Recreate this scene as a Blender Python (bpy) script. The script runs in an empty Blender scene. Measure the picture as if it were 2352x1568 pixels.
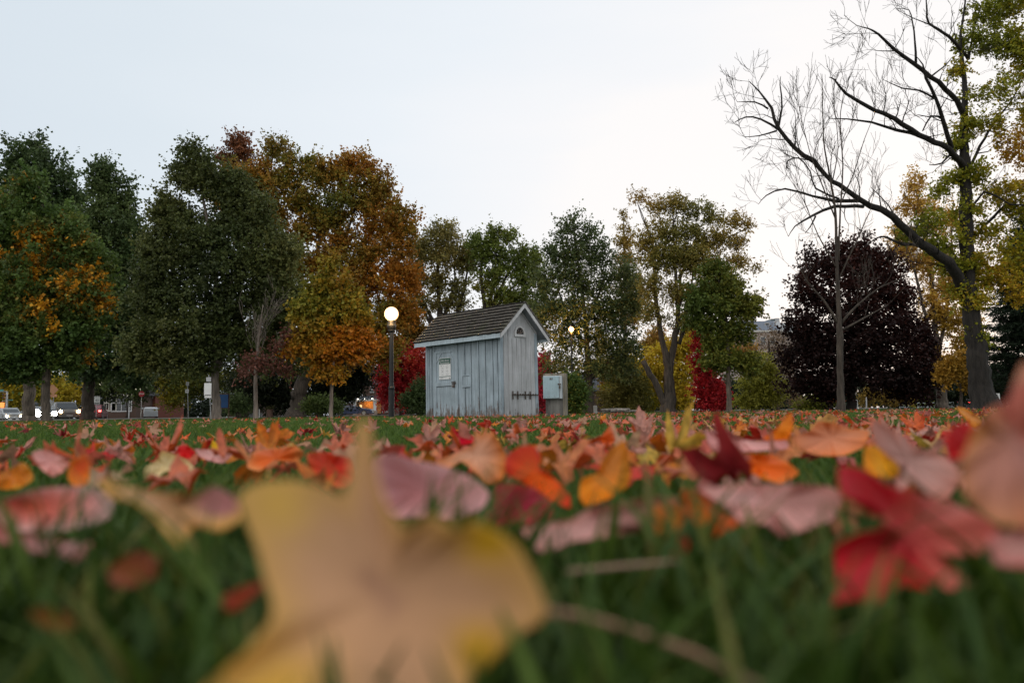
import bpy, math, random
import numpy as np
from mathutils import Vector, Matrix
R = math.radians
sc = bpy.context.scene
col = sc.collection
# ------------------------------------------------------------------ camera
CAM = Vector((0, 0, 0.12))
PITCH, ROLL = R(5.3), R(0.8)
cd = bpy.data.cameras.new('camera'); cam = bpy.data.objects.new('camera', cd); col.objects.link(cam)
cd.sensor_width = 36; cd.lens = 27.0; cd.clip_start = 0.01; cd.clip_end = 3000
CR = Matrix.Rotation(R(90) + PITCH, 3, 'X') @ Matrix.Rotation(-ROLL, 3, 'Z')
cam.matrix_world = Matrix.Translation(CAM) @ CR.to_4x4()
cd.dof.use_dof = True; cd.dof.focus_distance = 11.0; cd.dof.aperture_fstop = 4.4; cd.dof.aperture_blades = 0
sc.camera = cam
# ------------------------------------------------------------------ sky and sun
SUNAZ, SUNEL = R(30), R(4)          # the sun has just gone behind the trees on the right
SD = Vector((math.sin(SUNAZ) * math.cos(SUNEL), math.cos(SUNAZ) * math.cos(SUNEL), math.sin(SUNEL)))
W = bpy.data.worlds.new('World'); sc.world = W; W.use_nodes = True
nt = W.node_tree; nt.nodes.clear(); N = nt.nodes.new; LK = nt.links.new
out = N('ShaderNodeOutputWorld'); add = N('ShaderNodeAddShader'); bg1 = N('ShaderNodeBackground'); bg2 = N('ShaderNodeBackground')
sky = N('ShaderNodeTexSky'); sky.sky_type = 'NISHITA'; sky.sun_disc = False
sky.sun_elevation = SUNEL; sky.sun_rotation = SUNAZ; sky.dust_density = 2.0
LK(sky.outputs[0], bg1.inputs[0]); bg1.inputs[1].default_value = 0.006
tc = N('ShaderNodeTexCoord'); dot = N('ShaderNodeVectorMath'); dot.operation = 'DOT_PRODUCT'; dot.inputs[1].default_value = SD
ma = N('ShaderNodeMath'); ma.operation = 'MULTIPLY_ADD'; ma.inputs[1].default_value = .5; ma.inputs[2].default_value = .5
nz = N('ShaderNodeTexNoise'); nz.inputs['Scale'].default_value = 1.4; nz.inputs['Detail'].default_value = 4
mp = N('ShaderNodeMapping'); mp.inputs['Scale'].default_value = (1, 1.3, 5); mp.inputs['Rotation'].default_value = (0, R(14), 0)
m2 = N('ShaderNodeMath'); m2.operation = 'MULTIPLY_ADD'; m2.inputs[1].default_value = .11
rp = N('ShaderNodeValToRGB')
LK(tc.outputs['Generated'], dot.inputs[0]); LK(dot.outputs['Value'], ma.inputs[0])
LK(tc.outputs['Generated'], mp.inputs[0]); LK(mp.outputs[0], nz.inputs[0])
LK(nz.outputs[0], m2.inputs[0]); LK(ma.outputs[0], m2.inputs[2]); LK(m2.outputs[0], rp.inputs[0])
ST = [(0.0, (.92, .92, .91)), (.45, (.91, .91, .91)), (.70, (.555, .62, .685)), (.82, (.60, .66, .715)), (.93, (.685, .725, .77)), (.985, (.76, .765, .785)), (1.0, (.80, .785, .785))]  # sky made brighter in unseen directions behind and above, as added fill light
e = rp.color_ramp.elements
e[0].position = ST[0][0]; e[0].color = (*ST[0][1], 1); e[1].position = 1; e[1].color = (*ST[-1][1], 1)
for p, c in ST[1:-1]:
    k = e.new(p); k.color = (*c, 1)
LK(rp.outputs[0], bg2.inputs[0]); bg2.inputs[1].default_value = 1.0
LK(bg1.outputs[0], add.inputs[0]); LK(bg2.outputs[0], add.inputs[1]); LK(add.outputs[0], out.inputs[0])
sl = bpy.data.lights.new('sun', 'SUN'); sl.energy = 0.5; sl.angle = R(15); sl.color = (1, .86, .76)
so = bpy.data.objects.new('sun', sl); col.objects.link(so); so.rotation_euler = (-SD).to_track_quat('-Z', 'Y').to_euler()
vs = sc.view_settings; vs.view_transform = 'Standard'; vs.look = 'None'; vs.exposure = 0.27; vs.gamma = 1
sc.render.engine = 'CYCLES'
# ------------------------------------------------------------------ helpers
FP = 1764.0
def P(x, y, Y):
    """the world point on the depth plane Y seen at photograph position x, y (2352 px wide)"""
    d = CR @ Vector(((x - 1176) / FP, (784 - y) / FP, -1.0))
    return CAM + d * (Y / d.y)
def G(x, Y):
    p = P(x, 948, Y); p.z = 0; return p
def tag(o, label=None, cat=None, group=None, kind=None):
    if label: o['label'] = label
    if cat: o['category'] = cat
    if group: o['group'] = group
    if kind: o['kind'] = kind
    return o
def empty(name, loc, rz=0, label=None, cat=None, group=None):
    o = bpy.data.objects.new(name, None); o.empty_display_size = .2; col.objects.link(o)
    o.location = loc; o.rotation_euler = (0, 0, rz); return tag(o, label, cat, group)
def npmesh(name, V, F, m=None, parent=None, colr=None, smooth=False, nv=4):
    me = bpy.data.meshes.new(name); V = np.asarray(V, dtype=np.float32); F = np.asarray(F, dtype=np.int32)
    me.vertices.add(len(V)); me.vertices.foreach_set('co', V.ravel())
    me.loops.add(F.size); me.loops.foreach_set('vertex_index', F.ravel())
    me.polygons.add(len(F)); me.polygons.foreach_set('loop_start', np.arange(0, F.size, nv, dtype=np.int32))
    if smooth: me.polygons.foreach_set('use_smooth', np.ones(len(F), dtype=bool))
    if colr is not None:
        a = me.color_attributes.new('Col', 'FLOAT_COLOR', 'POINT')
        c = np.ones((len(V), 4), dtype=np.float32); c[:, :3] = colr; a.data.foreach_set('color', c.ravel())
    me.update(calc_edges=True)
    if m: me.materials.append(m)
    o = bpy.data.objects.new(name, me); col.objects.link(o)
    if parent: o.parent = parent
    return o
class MB:
    def __init__(s): s.v = []; s.f = []
    def box(s, x0, x1, y0, y1, z0, z1, mtx=None):
        b = len(s.v); c = [Vector((x, y, z)) for z in (z0, z1) for y in (y0, y1) for x in (x0, x1)]
        if mtx: c = [mtx @ p for p in c]
        s.v += [tuple(p) for p in c]
        s.f += [tuple(b + i for i in q) for q in ((0, 2, 3, 1), (4, 5, 7, 6), (0, 1, 5, 4), (2, 6, 7, 3), (0, 4, 6, 2), (1, 3, 7, 5))]
        return s
    def prism(s, pts, h0, h1, axis='z', mtx=None):
        b = len(s.v); n = len(pts)
        for h in (h0, h1):
            for u, w in pts:
                p = {'z': (u, w, h), 'y': (u, h, w), 'x': (h, u, w)}[axis]
                p = Vector(p)
                if mtx: p = mtx @ p
                s.v.append(tuple(p))
        s.f.append(tuple(b + i for i in range(n))); s.f.append(tuple(b + n + i for i in reversed(range(n))))
        for i in range(n):
            j = (i + 1) % n; s.f.append((b + i, b + n + i, b + n + j, b + j))
        return s
    def lathe(s, prof, n=20, c=(0, 0)):
        b = len(s.v)
        for r, z in prof:
            for i in range(n):
                a = 2 * math.pi * i / n; s.v.append((c[0] + r * math.cos(a), c[1] + r * math.sin(a), z))
        for k in range(len(prof) - 1):
            for i in range(n):
                j = (i + 1) % n; s.f.append((b + k * n + i, b + k * n + j, b + (k + 1) * n + j, b + (k + 1) * n + i))
        s.f.append(tuple(b + i for i in reversed(range(n)))); t = b + (len(prof) - 1) * n; s.f.append(tuple(t + i for i in range(n)))
        return s
    def tube(s, pts, rad, n=6, ridge=None):
        pts = [Vector(p) for p in pts]; b = len(s.v); K = len(pts)
        if not hasattr(rad, '__len__'): rad = [rad] * K
        for k in range(K):
            t = (pts[min(k + 1, K - 1)] - pts[max(k - 1, 0)])
            if t.length < 1e-9: t = Vector((0, 0, 1))
            t.normalize(); u = t.cross(Vector((0, 1, 0.13))); 
            if u.length < 1e-3: u = t.cross(Vector((1, 0, 0)))
            u.normalize(); w = t.cross(u)
            for i in range(n):
                a = 2 * math.pi * i / n; rk = rad[k] * (1 if ridge is None else 1 + ridge[(i + k // 9) % n] + .03 * math.sin(k * 2.1 + i * 3.3)); q = pts[k] + (u * math.cos(a) + w * math.sin(a)) * rk; s.v.append(tuple(q))
        for k in range(K - 1):
            for i in range(n):
                j = (i + 1) % n; s.f.append((b + k * n + i, b + k * n + j, b + (k + 1) * n + j, b + (k + 1) * n + i))
        s.f.append(tuple(b + i for i in reversed(range(n)))); t = b + (K - 1) * n; s.f.append(tuple(t + i for i in range(n)))
        return s
    def face(s, pts):
        b = len(s.v); s.v += [tuple(p) for p in pts]; s.f.append(tuple(range(b, b + len(pts)))); return s
    def build(s, name, m, parent=None, bevel=0, smooth=False):
        me = bpy.data.meshes.new(name); me.from_pydata(s.v, [], s.f); me.materials.append(m)
        if smooth: me.polygons.foreach_set('use_smooth', [True] * len(me.polygons))
        me.update(); o = bpy.data.objects.new(name, me); col.objects.link(o)
        if parent: o.parent = parent
        if bevel:
            b = o.modifiers.new('bevel', 'BEVEL'); b.width = bevel; b.segments = 2; b.limit_method = 'ANGLE'
        return o
def _parts(s):
    par = list(range(len(s.v)))
    def fd(a):
        while par[a] != a: par[a] = par[par[a]]; a = par[a]
        return a
    for f in s.f:
        for i in f[1:]: par[fd(i)] = fd(f[0])
    grp = {}
    for f in s.f: grp.setdefault(fd(f[0]), []).append(f)
    out = []
    for fs in grp.values():
        ids = sorted({i for f in fs for i in f}); mp_ = {i: k for k, i in enumerate(ids)}; q = MB()
        q.v = [s.v[i] for i in ids]; q.f = [tuple(mp_[i] for i in f) for f in fs]; out.append(q)
    return out
def build_split(s, name, m, parent=None, bevel=0): return [q.build(name, m, parent, bevel) for q in _parts(s)]
MB.build_split = build_split
def copy_tree(o, parent=None, **kw):
    c = o.copy(); col.objects.link(c)
    if parent: c.parent = parent
    for ch in list(o.children): copy_tree(ch, c)
    for k, v in kw.items(): setattr(c, k, v)
    return c
def text(s, size, m, parent, mtx, align='CENTER', name='lettering'):
    cu = bpy.data.curves.new('t', 'FONT'); cu.body = s; cu.size = size; cu.align_x = align; cu.align_y = 'CENTER'; cu.extrude = 0.001
    t = bpy.data.objects.new('t', cu); col.objects.link(t)
    dg = bpy.context.evaluated_depsgraph_get(); me = bpy.data.meshes.new_from_object(t.evaluated_get(dg))
    bpy.data.objects.remove(t); me.transform(mtx); me.materials.clear(); me.materials.append(m)
    o = bpy.data.objects.new(name, me); col.objects.link(o); o.parent = parent; return o
FACE = Matrix.Rotation(R(90), 4, 'X')       # text plane turned to face -Y
def TM(x, y, z): return Matrix.Translation((x, y, z)) @ FACE
# ------------------------------------------------------------------ materials
def newmat(name):
    m = bpy.data.materials.new(name); m.use_nodes = True; t = m.node_tree
    return m, t, t.nodes.get('Principled BSDF')
def M(name, c, rough=.6, var=.15, scale=6, stretch=(1, 1, 1), bump=.0, metal=0, emit=0, ecol=None, spec=.4):
    m, t, b = newmat(name); b.inputs['Roughness'].default_value = rough; b.inputs['Metallic'].default_value = metal
    b.inputs['Specular IOR Level'].default_value = spec
    n = t.nodes.new('ShaderNodeTexNoise'); n.inputs['Scale'].default_value = scale; n.inputs['Detail'].default_value = 6
    tcn = t.nodes.new('ShaderNodeTexCoord'); mpn = t.nodes.new('ShaderNodeMapping'); mpn.inputs['Scale'].default_value = stretch
    t.links.new(tcn.outputs['Object'], mpn.inputs[0]); t.links.new(mpn.outputs[0], n.inputs['Vector'])
    r = t.nodes.new('ShaderNodeValToRGB'); r.color_ramp.elements[0].position = .3; r.color_ramp.elements[1].position = .7
    r.color_ramp.elements[0].color = (*[x * (1 - var) for x in c], 1); r.color_ramp.elements[1].color = (*[min(1, x * (1 + var)) for x in c], 1)
    t.links.new(n.outputs[0], r.inputs[0]); t.links.new(r.outputs[0], b.inputs['Base Color'])
    if bump:
        bn = t.nodes.new('ShaderNodeBump'); bn.inputs['Strength'].default_value = bump; bn.inputs['Distance'].default_value = .03
        t.links.new(n.outputs[0], bn.inputs['Height']); t.links.new(bn.outputs[0], b.inputs['Normal'])
    if emit:
        b.inputs['Emission Color'].default_value = (*(ecol or c), 1); b.inputs['Emission Strength'].default_value = emit
    return m
def leafmat(name, trans=.35, rough=.55, back=None):
    m, t, b = newmat(name); a = t.nodes.new('ShaderNodeAttribute'); a.attribute_name = 'Col'
    b.inputs['Roughness'].default_value = rough; b.inputs['Specular IOR Level'].default_value = .25
    src = a.outputs['Color']
    if back:
        g = t.nodes.new('ShaderNodeNewGeometry'); mx = t.nodes.new('ShaderNodeMix'); mx.data_type = 'RGBA'
        ml = t.nodes.new('ShaderNodeMath'); ml.operation = 'MULTIPLY'; ml.inputs[1].default_value = back[3]
        t.links.new(g.outputs['Backfacing'], ml.inputs[0]); t.links.new(ml.outputs[0], mx.inputs[0])
        t.links.new(src, mx.inputs[6]); mx.inputs[7].default_value = (*back[:3], 1); src = mx.outputs[2]
        n = t.nodes.new('ShaderNodeTexNoise'); n.inputs['Scale'].default_value = 9; n.inputs['Detail'].default_value = 5
        tc_ = t.nodes.new('ShaderNodeTexCoord'); t.links.new(tc_.outputs['Object'], n.inputs['Vector'])
        hs = t.nodes.new('ShaderNodeHueSaturation'); mr = t.nodes.new('ShaderNodeMapRange')
        mr.inputs[1].default_value = .3; mr.inputs[2].default_value = .7; mr.inputs[3].default_value = .6; mr.inputs[4].default_value = 1.25
        t.links.new(n.outputs[0], mr.inputs[0]); t.links.new(mr.outputs[0], hs.inputs['Value']); t.links.new(src, hs.inputs['Color']); src = hs.outputs[0]
        bn = t.nodes.new('ShaderNodeBump'); bn.inputs['Strength'].default_value = .25; bn.inputs['Distance'].default_value = .004
        t.links.new(n.outputs[0], bn.inputs['Height']); t.links.new(bn.outputs[0], b.inputs['Normal'])
    t.links.new(src, b.inputs['Base Color'])
    tr = t.nodes.new('ShaderNodeBsdfTranslucent'); t.links.new(src, tr.inputs[0])
    mix = t.nodes.new('ShaderNodeMixShader'); mix.inputs[0].default_value = trans
    o = t.nodes['Material Output']; t.links.new(b.outputs[0], mix.inputs[1]); t.links.new(tr.outputs[0], mix.inputs[2]); t.links.new(mix.outputs[0], o.inputs[0])
    return m
def barkmat(name, c, scale=5, bump=.8):
    m, t, b = newmat(name); b.inputs['Roughness'].default_value = .9
    tcn = t.nodes.new('ShaderNodeTexCoord'); mpn = t.nodes.new('ShaderNodeMapping'); mpn.inputs['Scale'].default_value = (1, 1, .16)
    n = t.nodes.new('ShaderNodeTexNoise'); n.inputs['Scale'].default_value = scale * 2.4; n.inputs['Detail'].default_value = 8; n.inputs['Roughness'].default_value = .65
    n2 = t.nodes.new('ShaderNodeTexNoise'); n2.inputs['Scale'].default_value = 1.1; n2.inputs['Detail'].default_value = 3
    t.links.new(tcn.outputs['Object'], mpn.inputs[0]); t.links.new(mpn.outputs[0], n.inputs['Vector']); t.links.new(tcn.outputs['Object'], n2.inputs['Vector'])
    r = t.nodes.new('ShaderNodeValToRGB'); E = r.color_ramp.elements; E[0].position = .34; E[1].position = .68
    E[0].color = (*[x * .35 for x in c], 1); E[1].color = (*[x * 1.45 for x in c], 1)
    mx = t.nodes.new('ShaderNodeMix'); mx.data_type = 'RGBA'; mx.blend_type = 'MULTIPLY'; mx.inputs[0].default_value = .6
    r2 = t.nodes.new('ShaderNodeValToRGB'); r2.color_ramp.elements[0].color = (.5, .52, .45, 1); r2.color_ramp.elements[1].color = (1.2, 1.15, 1.1, 1)
    t.links.new(n.outputs[0], r.inputs[0]); t.links.new(n2.outputs[0], r2.inputs[0]); t.links.new(r.outputs[0], mx.inputs[6]); t.links.new(r2.outputs[0], mx.inputs[7])
    t.links.new(mx.outputs[2], b.inputs['Base Color'])
    bn = t.nodes.new('ShaderNodeBump'); bn.inputs['Strength'].default_value = bump; bn.inputs['Distance'].default_value = .05
    t.links.new(n.outputs[0], bn.inputs['Height']); t.links.new(bn.outputs[0], b.inputs['Normal'])
    return m
FOL = leafmat('tree_foliage', .3)
FALL = leafmat('fallen_leaf_skin', .2, .55, back=(.52, .22, .15, .42))
GRM = leafmat('grass_blades', .18, .6)
BARK = {'deep': barkmat('deep_furrowed_bark', (.030, .025, .021), 5, 1.0), 'dark': barkmat('dark_bark', (.075, .058, .045)), 'mid': barkmat('grey_brown_bark', (.15, .12, .095)), 'pale': barkmat('smooth_grey_bark', (.22, .185, .16), 3, .3),
        'black': barkmat('black_twig_bark', (.035, .026, .024), 5, .3)}
# ------------------------------------------------------------------ ground
def groundmat():
    m, t, b = newmat('lawn_soil'); b.inputs['Roughness'].default_value = .95
    n = t.nodes.new('ShaderNodeTexNoise'); n.inputs['Scale'].default_value = .6; n.inputs['Detail'].default_value = 9
    tcn = t.nodes.new('ShaderNodeTexCoord'); t.links.new(tcn.outputs['Object'], n.inputs['Vector'])
    r = t.nodes.new('ShaderNodeValToRGB'); E = r.color_ramp.elements; E[0].position = .35; E[0].color = (.012, .018, .008, 1); E[1].position = .7; E[1].color = (.035, .05, .016, 1)
    t.links.new(n.outputs[0], r.inputs[0]); t.links.new(r.outputs[0], b.inputs['Base Color']); return m
g = MB(); rs = [-1500, -400, -120, -60, -30, -15, 0, 15, 30, 60, 120, 400, 1500]
for i in range(len(rs)):
    for j in range(len(rs)): g.v.append((rs[i], rs[j] + 60, 0))
for i in range(len(rs) - 1):
    for j in range(len(rs) - 1):
        a = i * len(rs) + j; g.f.append((a, a + len(rs), a + len(rs) + 1, a + 1))
tag(g.build('ground', groundmat()), kind='structure')
ASPH = M('asphalt', (.05, .05, .052), .85, .2, 3); CONC = M('concrete', (.32, .31, .29), .85, .15, 4)
tag(MB().box(-140, 30, 62, 84, -.01, .004).build('road', ASPH), kind='structure')
MB_ = MB()
for k in range(30): MB_.box(-138 + k * 5.5, -135.5 + k * 5.5, 72.9, 73.05, .004, .008)
tag(MB_.build('road_marking', M('road_paint', (.6, .5, .15), .6)), kind='structure')
tag(MB().box(-140, 30, 61.85, 61.998, -.01, .12).box(-140, 30, 84.002, 84.15, -.01, .12).build('kerb', CONC), kind='structure')
tag(MB().box(-140, 30, 85.5, 87.2, -.01, .06).build('sidewalk', CONC), kind='structure')
# ------------------------------------------------------------------ trees
def unit(a): return a / (np.linalg.norm(a, axis=-1, keepdims=True) + 1e-9)
class Noise3:
    def __init__(s, rng, scale):
        s.k = rng.normal(size=(6, 3)) / scale * 1.6; s.p = rng.random(6) * 6.28
    def __call__(s, X): return .5 + .5 * np.clip(np.sin(X @ s.k.T + s.p).sum(1) / 3.2, -1, 1)
def ramp(g, t):
    xs = np.array([p for p, _ in g]); cs = np.array([c for _, c in g]); t = np.clip(t, 0, 1)
    return np.stack([np.interp(t, xs, cs[:, i]) for i in range(3)], 1)
def leaves(rng, cl, nrm, cr, T, lpt, ls, up):
    n = len(cl); tb = np.repeat(cl, T, 0); nn = np.repeat(nrm, T, 0)
    td = unit(nn * .7 + rng.normal(size=(n * T, 3)) * .75 + np.array([0, 0, up])); L = cr * rng.uniform(.5, 1.35, (n * T, 1))
    tb = tb + rng.normal(size=tb.shape) * cr * .22
    tt = rng.uniform(.05, 1, (n * T, lpt, 1))
    pos = tb[:, None] + td[:, None] * L[:, None] * tt + rng.normal(size=(n * T, lpt, 3)) * cr * .10
    ld = unit(td[:, None] + rng.normal(size=pos.shape) * .8 + np.array([0, 0, -.25]))
    pos = pos.reshape(-1, 3); ld = ld.reshape(-1, 3)
    w = unit(np.cross(ld, rng.normal(size=ld.shape)))
    s = ls * rng.uniform(.6, 1.3, (len(pos), 1))
    q = np.stack([pos - ld * s * .5, pos + w * s * .42 - ld * s * .05, pos + ld * s * .55, pos - w * s * .42 - ld * s * .05], 1)
    return q, np.repeat(np.arange(n), T * lpt), pos
def catmull(pts, rad, step):
    pts = [np.array(p, float) for p in pts]; o = []; r = []
    for i in range(len(pts) - 1):
        p0 = pts[max(i - 1, 0)]; p1 = pts[i]; p2 = pts[i + 1]; p3 = pts[min(i + 2, len(pts) - 1)]
        n = max(2, int(np.linalg.norm(p2 - p1) / step))
        for k in range(n):
            t = k / n
            o.append(.5 * ((2 * p1) + (-p0 + p2) * t + (2 * p0 - 5 * p1 + 4 * p2 - p3) * t * t + (-p0 + 3 * p1 - 3 * p2 + p3) * t ** 3)); r.append(rad[i] * (1 - t) + rad[i + 1] * t)
    o.append(pts[-1]); r.append(rad[-1]); return o, r
def grow(mb, rng, p, d, L, r, depth, spread=.6, up=.15, n=4, tips=None):
    k = 4; pts = [p]; rr = [r]
    for i in range(k):
        d = unit(d + rng.normal(size=3) * .17 + np.array([0, 0, up * .3])); pts.append(pts[-1] + d * L / k); rr.append(max(.0045, r * (1 - .72 * (i + 1) / k)))
    mb.tube(pts, rr, 4 if r > .03 else 3)
    if tips is not None: tips.append(pts[-1])
    if depth <= 0: return
    for i in range(n):
        t = rng.uniform(.25, 1); j = min(k - 1, int(t * k)); q = pts[j] + (pts[j + 1] - pts[j]) * (t * k - j)
        side = rng.normal(size=3); dd = unit(d + unit(side) * spread * rng.uniform(.7, 1.3) + np.array([0, 0, up]))
        grow(mb, rng, q, dd, L * rng.uniform(.5, .75), max(.005, r * .55 * (1 - .4 * t)), depth - 1, spread, up, n, tips)
def tree(name, label, D, trunk, lobes, grad, bark='mid', limbs=(), ncl=150, cr=.7, T=8, lpt=12, ls=.15, up=.25, seed=1, nscale=2.5, jit=.14,
         bias=None, twigs=0, cat='tree', low=.35, group=None, dscale=1.0, branches=True, flare=True, bare=None, power=.42, gain=1.0):
    rng = np.random.default_rng(seed); s = D / FP
    ncl = int(ncl * 2.1); base = G(trunk[0][0], D); root = empty(name, base, 0, label, cat, group); B = np.array(base)
    mb = MB(); nodes = []; nr = []
    def line(pl, sides, first=False):
        pts = [np.array(P(q[0], q[1], D + (q[3] if len(q) > 3 else 0))) - B for q in pl]
        if first: pts[0][2] = -.15
        rad = [q[2] * s / 2 for q in pl]
        pts, rad = catmull(pts, rad, (.18 if first else .35) if D < 60 else .8)
        if first and flare:
            rad = [r * (1 + .45 * math.exp(-max(0, p[2]) / .22)) for p, r in zip(pts, rad)]
        pts = [p + (rng.normal(size=3) * r * (.10 if first else .26) if 0 < i < len(pts) - 1 else 0) for i, (p, r) in enumerate(zip(pts, rad))]
        rdg = None
        if sides > 10 and pl[0][2] * s > .3: sides = 30; rdg = rng.choice([-.085, -.03, .03, .07], sides)
        mb.tube(pts, rad, sides, rdg)
        for p, r in zip(pts, rad):
            if p[2] > min(.8, pts[-1][2] * .4) or D > 60: nodes.append(p); nr.append(r)
        return pts, rad
    line(trunk, 14, True)
    lrs = []
    for l in limbs: lrs.append(line(l, 8))
    if twigs:
        for pts, rad in lrs:
            for i in range(1, len(pts)):
                if rng.random() < twigs:
                    d = unit(pts[i] - pts[i - 1]); sd = unit(np.cross(d, rng.normal(size=3)))
                    grow(mb, rng, pts[i], unit(d * .6 + sd + np.array([0, 0, .3])), rng.uniform(.45, 1.15), max(.007, min(rad[i] * .35, .025)), 2, .75, .15, 3)
    if bare: bare(mb, rng, B, lrs)
    if lobes:
        C = np.array([np.array(P(l[0], l[1], D + (l[4] if len(l) > 4 else 0))) - B for l in lobes])
        Rr = np.array([[l[2] * s, (l[2] + l[3]) * .5 * s * dscale, l[3] * s] for l in lobes])
        w = (Rr.prod(1)) ** (2 / 3); w /= w.sum()
        idx = rng.choice(len(C), ncl, p=w); d = unit(rng.normal(size=(ncl, 3)))
        rad = rng.random((ncl, 1)) ** power
        inset = np.maximum(Rr[idx] - cr * .5, Rr[idx] * .4)
        tuft = rng.random((ncl, 1)) < .13; rad = np.where(tuft, rng.uniform(1.1, 1.32, (ncl, 1)), rad); d = np.where(tuft, unit(d + np.array([0, 0, .5])), d); cl = C[idx] + d * inset * rad
        keep = cl[:, 2] > low; cl = cl[keep]; d = d[keep]
        q, ci, pos = leaves(rng, cl, d, cr, T, lpt, ls, up)
        nf = Noise3(rng, nscale); v = nf(cl)[ci] * .75 + nf(pos * 2.3 + 5) * .25
        if bias: v = v + bias((pos + B))
        v = v + rng.normal(size=len(v)) * jit
        c = ramp(grad, v); red = np.clip((c[:, 0] / (c[:, 1] + 1e-4) - 1.15) / .7, 0, 1)[:, None]
        c = c * rng.uniform(.84, 1.16, (len(v), 1)) * (rng.uniform(.72, 1.28, (len(cl), 1))[ci]) * (np.array([1.95, 1.75, 1.35]) * (1 - red) + np.array([1.0, 1.12, 1.0]) * red) * gain; c = np.clip(c, 0, .7)
        V = q.reshape(-1, 3); F = np.arange(len(V)).reshape(-1, 4)
        npmesh('crown', V, F, FOL, root, np.repeat(c, 4, 0))
        if branches:
            A = np.array(nodes); ordr = np.argsort(np.array([np.min(np.linalg.norm(A - c_, axis=1)) for c_ in cl]))
            NA = list(nodes); NRR = list(nr)
            for k in ordr:
                A = np.array(NA); df = A - cl[k]
                cost = np.linalg.norm(df, axis=1) + .8 * np.maximum(0, df[:, 2]); i = int(cost.argmin())
                a = NA[i]; b = cl[k]; L = np.linalg.norm(b - a)
                if L < .15: continue
                r0 = min(NRR[i] * .7, .012 + .016 * L)
                m1 = a * .6 + b * .4 + rng.normal(size=3) * L * .07 + np.array([0, 0, -.05 * L]); m2_ = a * .25 + b * .75 + rng.normal(size=3) * L * .06
                mb.tube([a, m1, m2_, b], [r0, r0 * .75, r0 * .5, .007], 4)
                NA += [m1, m2_]; NRR += [r0 * .75, r0 * .5]
    mb.build('trunk', BARK[bark], root, smooth=True)
    return root
DG = [(0, (.018, .034, .016)), (.5, (.032, .058, .024)), (1, (.062, .092, .038))]
def R3(x, y): return 306 + x * .371, 275.6 + y * .371
# --- left group
tree('tall_oak_tree', 'tallest dark green pointed tree at the left edge behind the orange-flecked maple', 56,
     [(67, 962, 26), (67, 900, 24), (68, 780, 20), (66, 600, 12), (64, 420, 5)],
     [(64, 372, 48, 62), (30, 440, 34, 60), (120, 425, 55, 65), (168, 470, 26, 50), (20, 520, 60, 100), (110, 560, 85, 120), (30, 680, 90, 120), (130, 690, 60, 120), (-50, 560, 70, 160), (22, 330, 8, 16)],
     DG, 'mid', ncl=330, cr=1.0, T=9, lpt=12, ls=.21, seed=11)
tree('dark_green_tree', 'dark green tree with a rounded peak between the orange-flecked maple and the broad dark oak', 52,
     [(203, 958, 27), (203, 900, 25), (210, 800, 20), (225, 650, 12), (235, 450, 5)],
     [(232, 412, 34, 50), (268, 462, 44, 55), (215, 520, 40, 60), (285, 540, 50, 60), (240, 610, 70, 80), (318, 610, 30, 80), (250, 720, 85, 90), (320, 740, 50, 90), (230, 830, 85, 60), (310, 850, 50, 50)],
     DG, 'dark', ncl=300, cr=.9, T=9, lpt=12, ls=.19, seed=12)
tree('orange_flecked_maple', 'front left green maple with bright orange leaf patches in its lower crown', 40,
     [(106, 960, 18), (105, 890, 17), (110, 780, 13), (118, 600, 8), (90, 430, 3)],
     [(72, 430, 34, 48), (20, 505, 60, 70), (115, 520, 60, 60), (170, 555, 50, 50), (60, 600, 100, 90), (200, 620, 60, 70), (140, 690, 110, 80), (10, 720, 90, 90), (225, 690, 45, 60), (90, 790, 130, 60), (200, 770, 50, 50), (40, 845, 90, 34), (160, 830, 60, 30)],
     [(0, (.03, .06, .018)), (.45, (.05, .085, .022)), (.66, (.085, .10, .025)), (.72, (.60, .23, .015)), (1, (.75, .31, .02))], 'mid',
     ncl=330, cr=.75, T=9, lpt=12, ls=.17, seed=16, nscale=.75, jit=.05, bias=lambda p: -.22 + .36 * np.exp(-((p[:, 0] + 23.8) / 3.0) ** 2 - ((p[:, 2] - 7.6) / 3.3) ** 2))
tree('broad_dark_oak', 'broad dark grey-green oak whose pale trunk stands beside the white sign board', 32,
     [(498, 962, 20), (497, 930, 18), (494, 870, 16), (498, 760, 13), (492, 600, 9), (455, 400, 4)],
     [(443, 358, 20, 34), (470, 385, 34, 34), (425, 410, 34, 45), (540, 430, 44, 44), (590, 470, 44, 44), (655, 590, 40, 60), (660, 680, 40, 60), (480, 425, 50, 45), (385, 462, 26, 18), (368, 495, 24, 22), (400, 510, 50, 50), (530, 480, 60, 50), (590, 520, 50, 50), (360, 560, 45, 50), (480, 560, 110, 80), (620, 600, 55, 70), (400, 640, 85, 80),
      (540, 650, 110, 90), (345, 700, 55, 80), (620, 710, 55, 70), (460, 750, 130, 80), (330, 800, 60, 60), (590, 800, 90, 60), (440, 830, 100, 44), (330, 830, 60, 35), (640, 840, 50, 35)],
     [(0, (.022, .036, .014)), (.5, (.044, .060, .022)), (.85, (.080, .094, .035)), (1, (.12, .125, .05))], 'pale',
     ncl=560, cr=.62, T=9, lpt=13, ls=.115, seed=14, limbs=[[(497, 850, 9), (560, 760, 7), (620, 700, 4)], [(495, 830, 9), (420, 740, 6), (360, 660, 3)], [(496, 700, 8), (560, 600, 5), (590, 530, 2)]])
def t4bias(p): return .06 + .16 * np.clip((p[:, 0] + 12.0) / 6.0, -1, 1) + .0 * p[:, 2]
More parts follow.
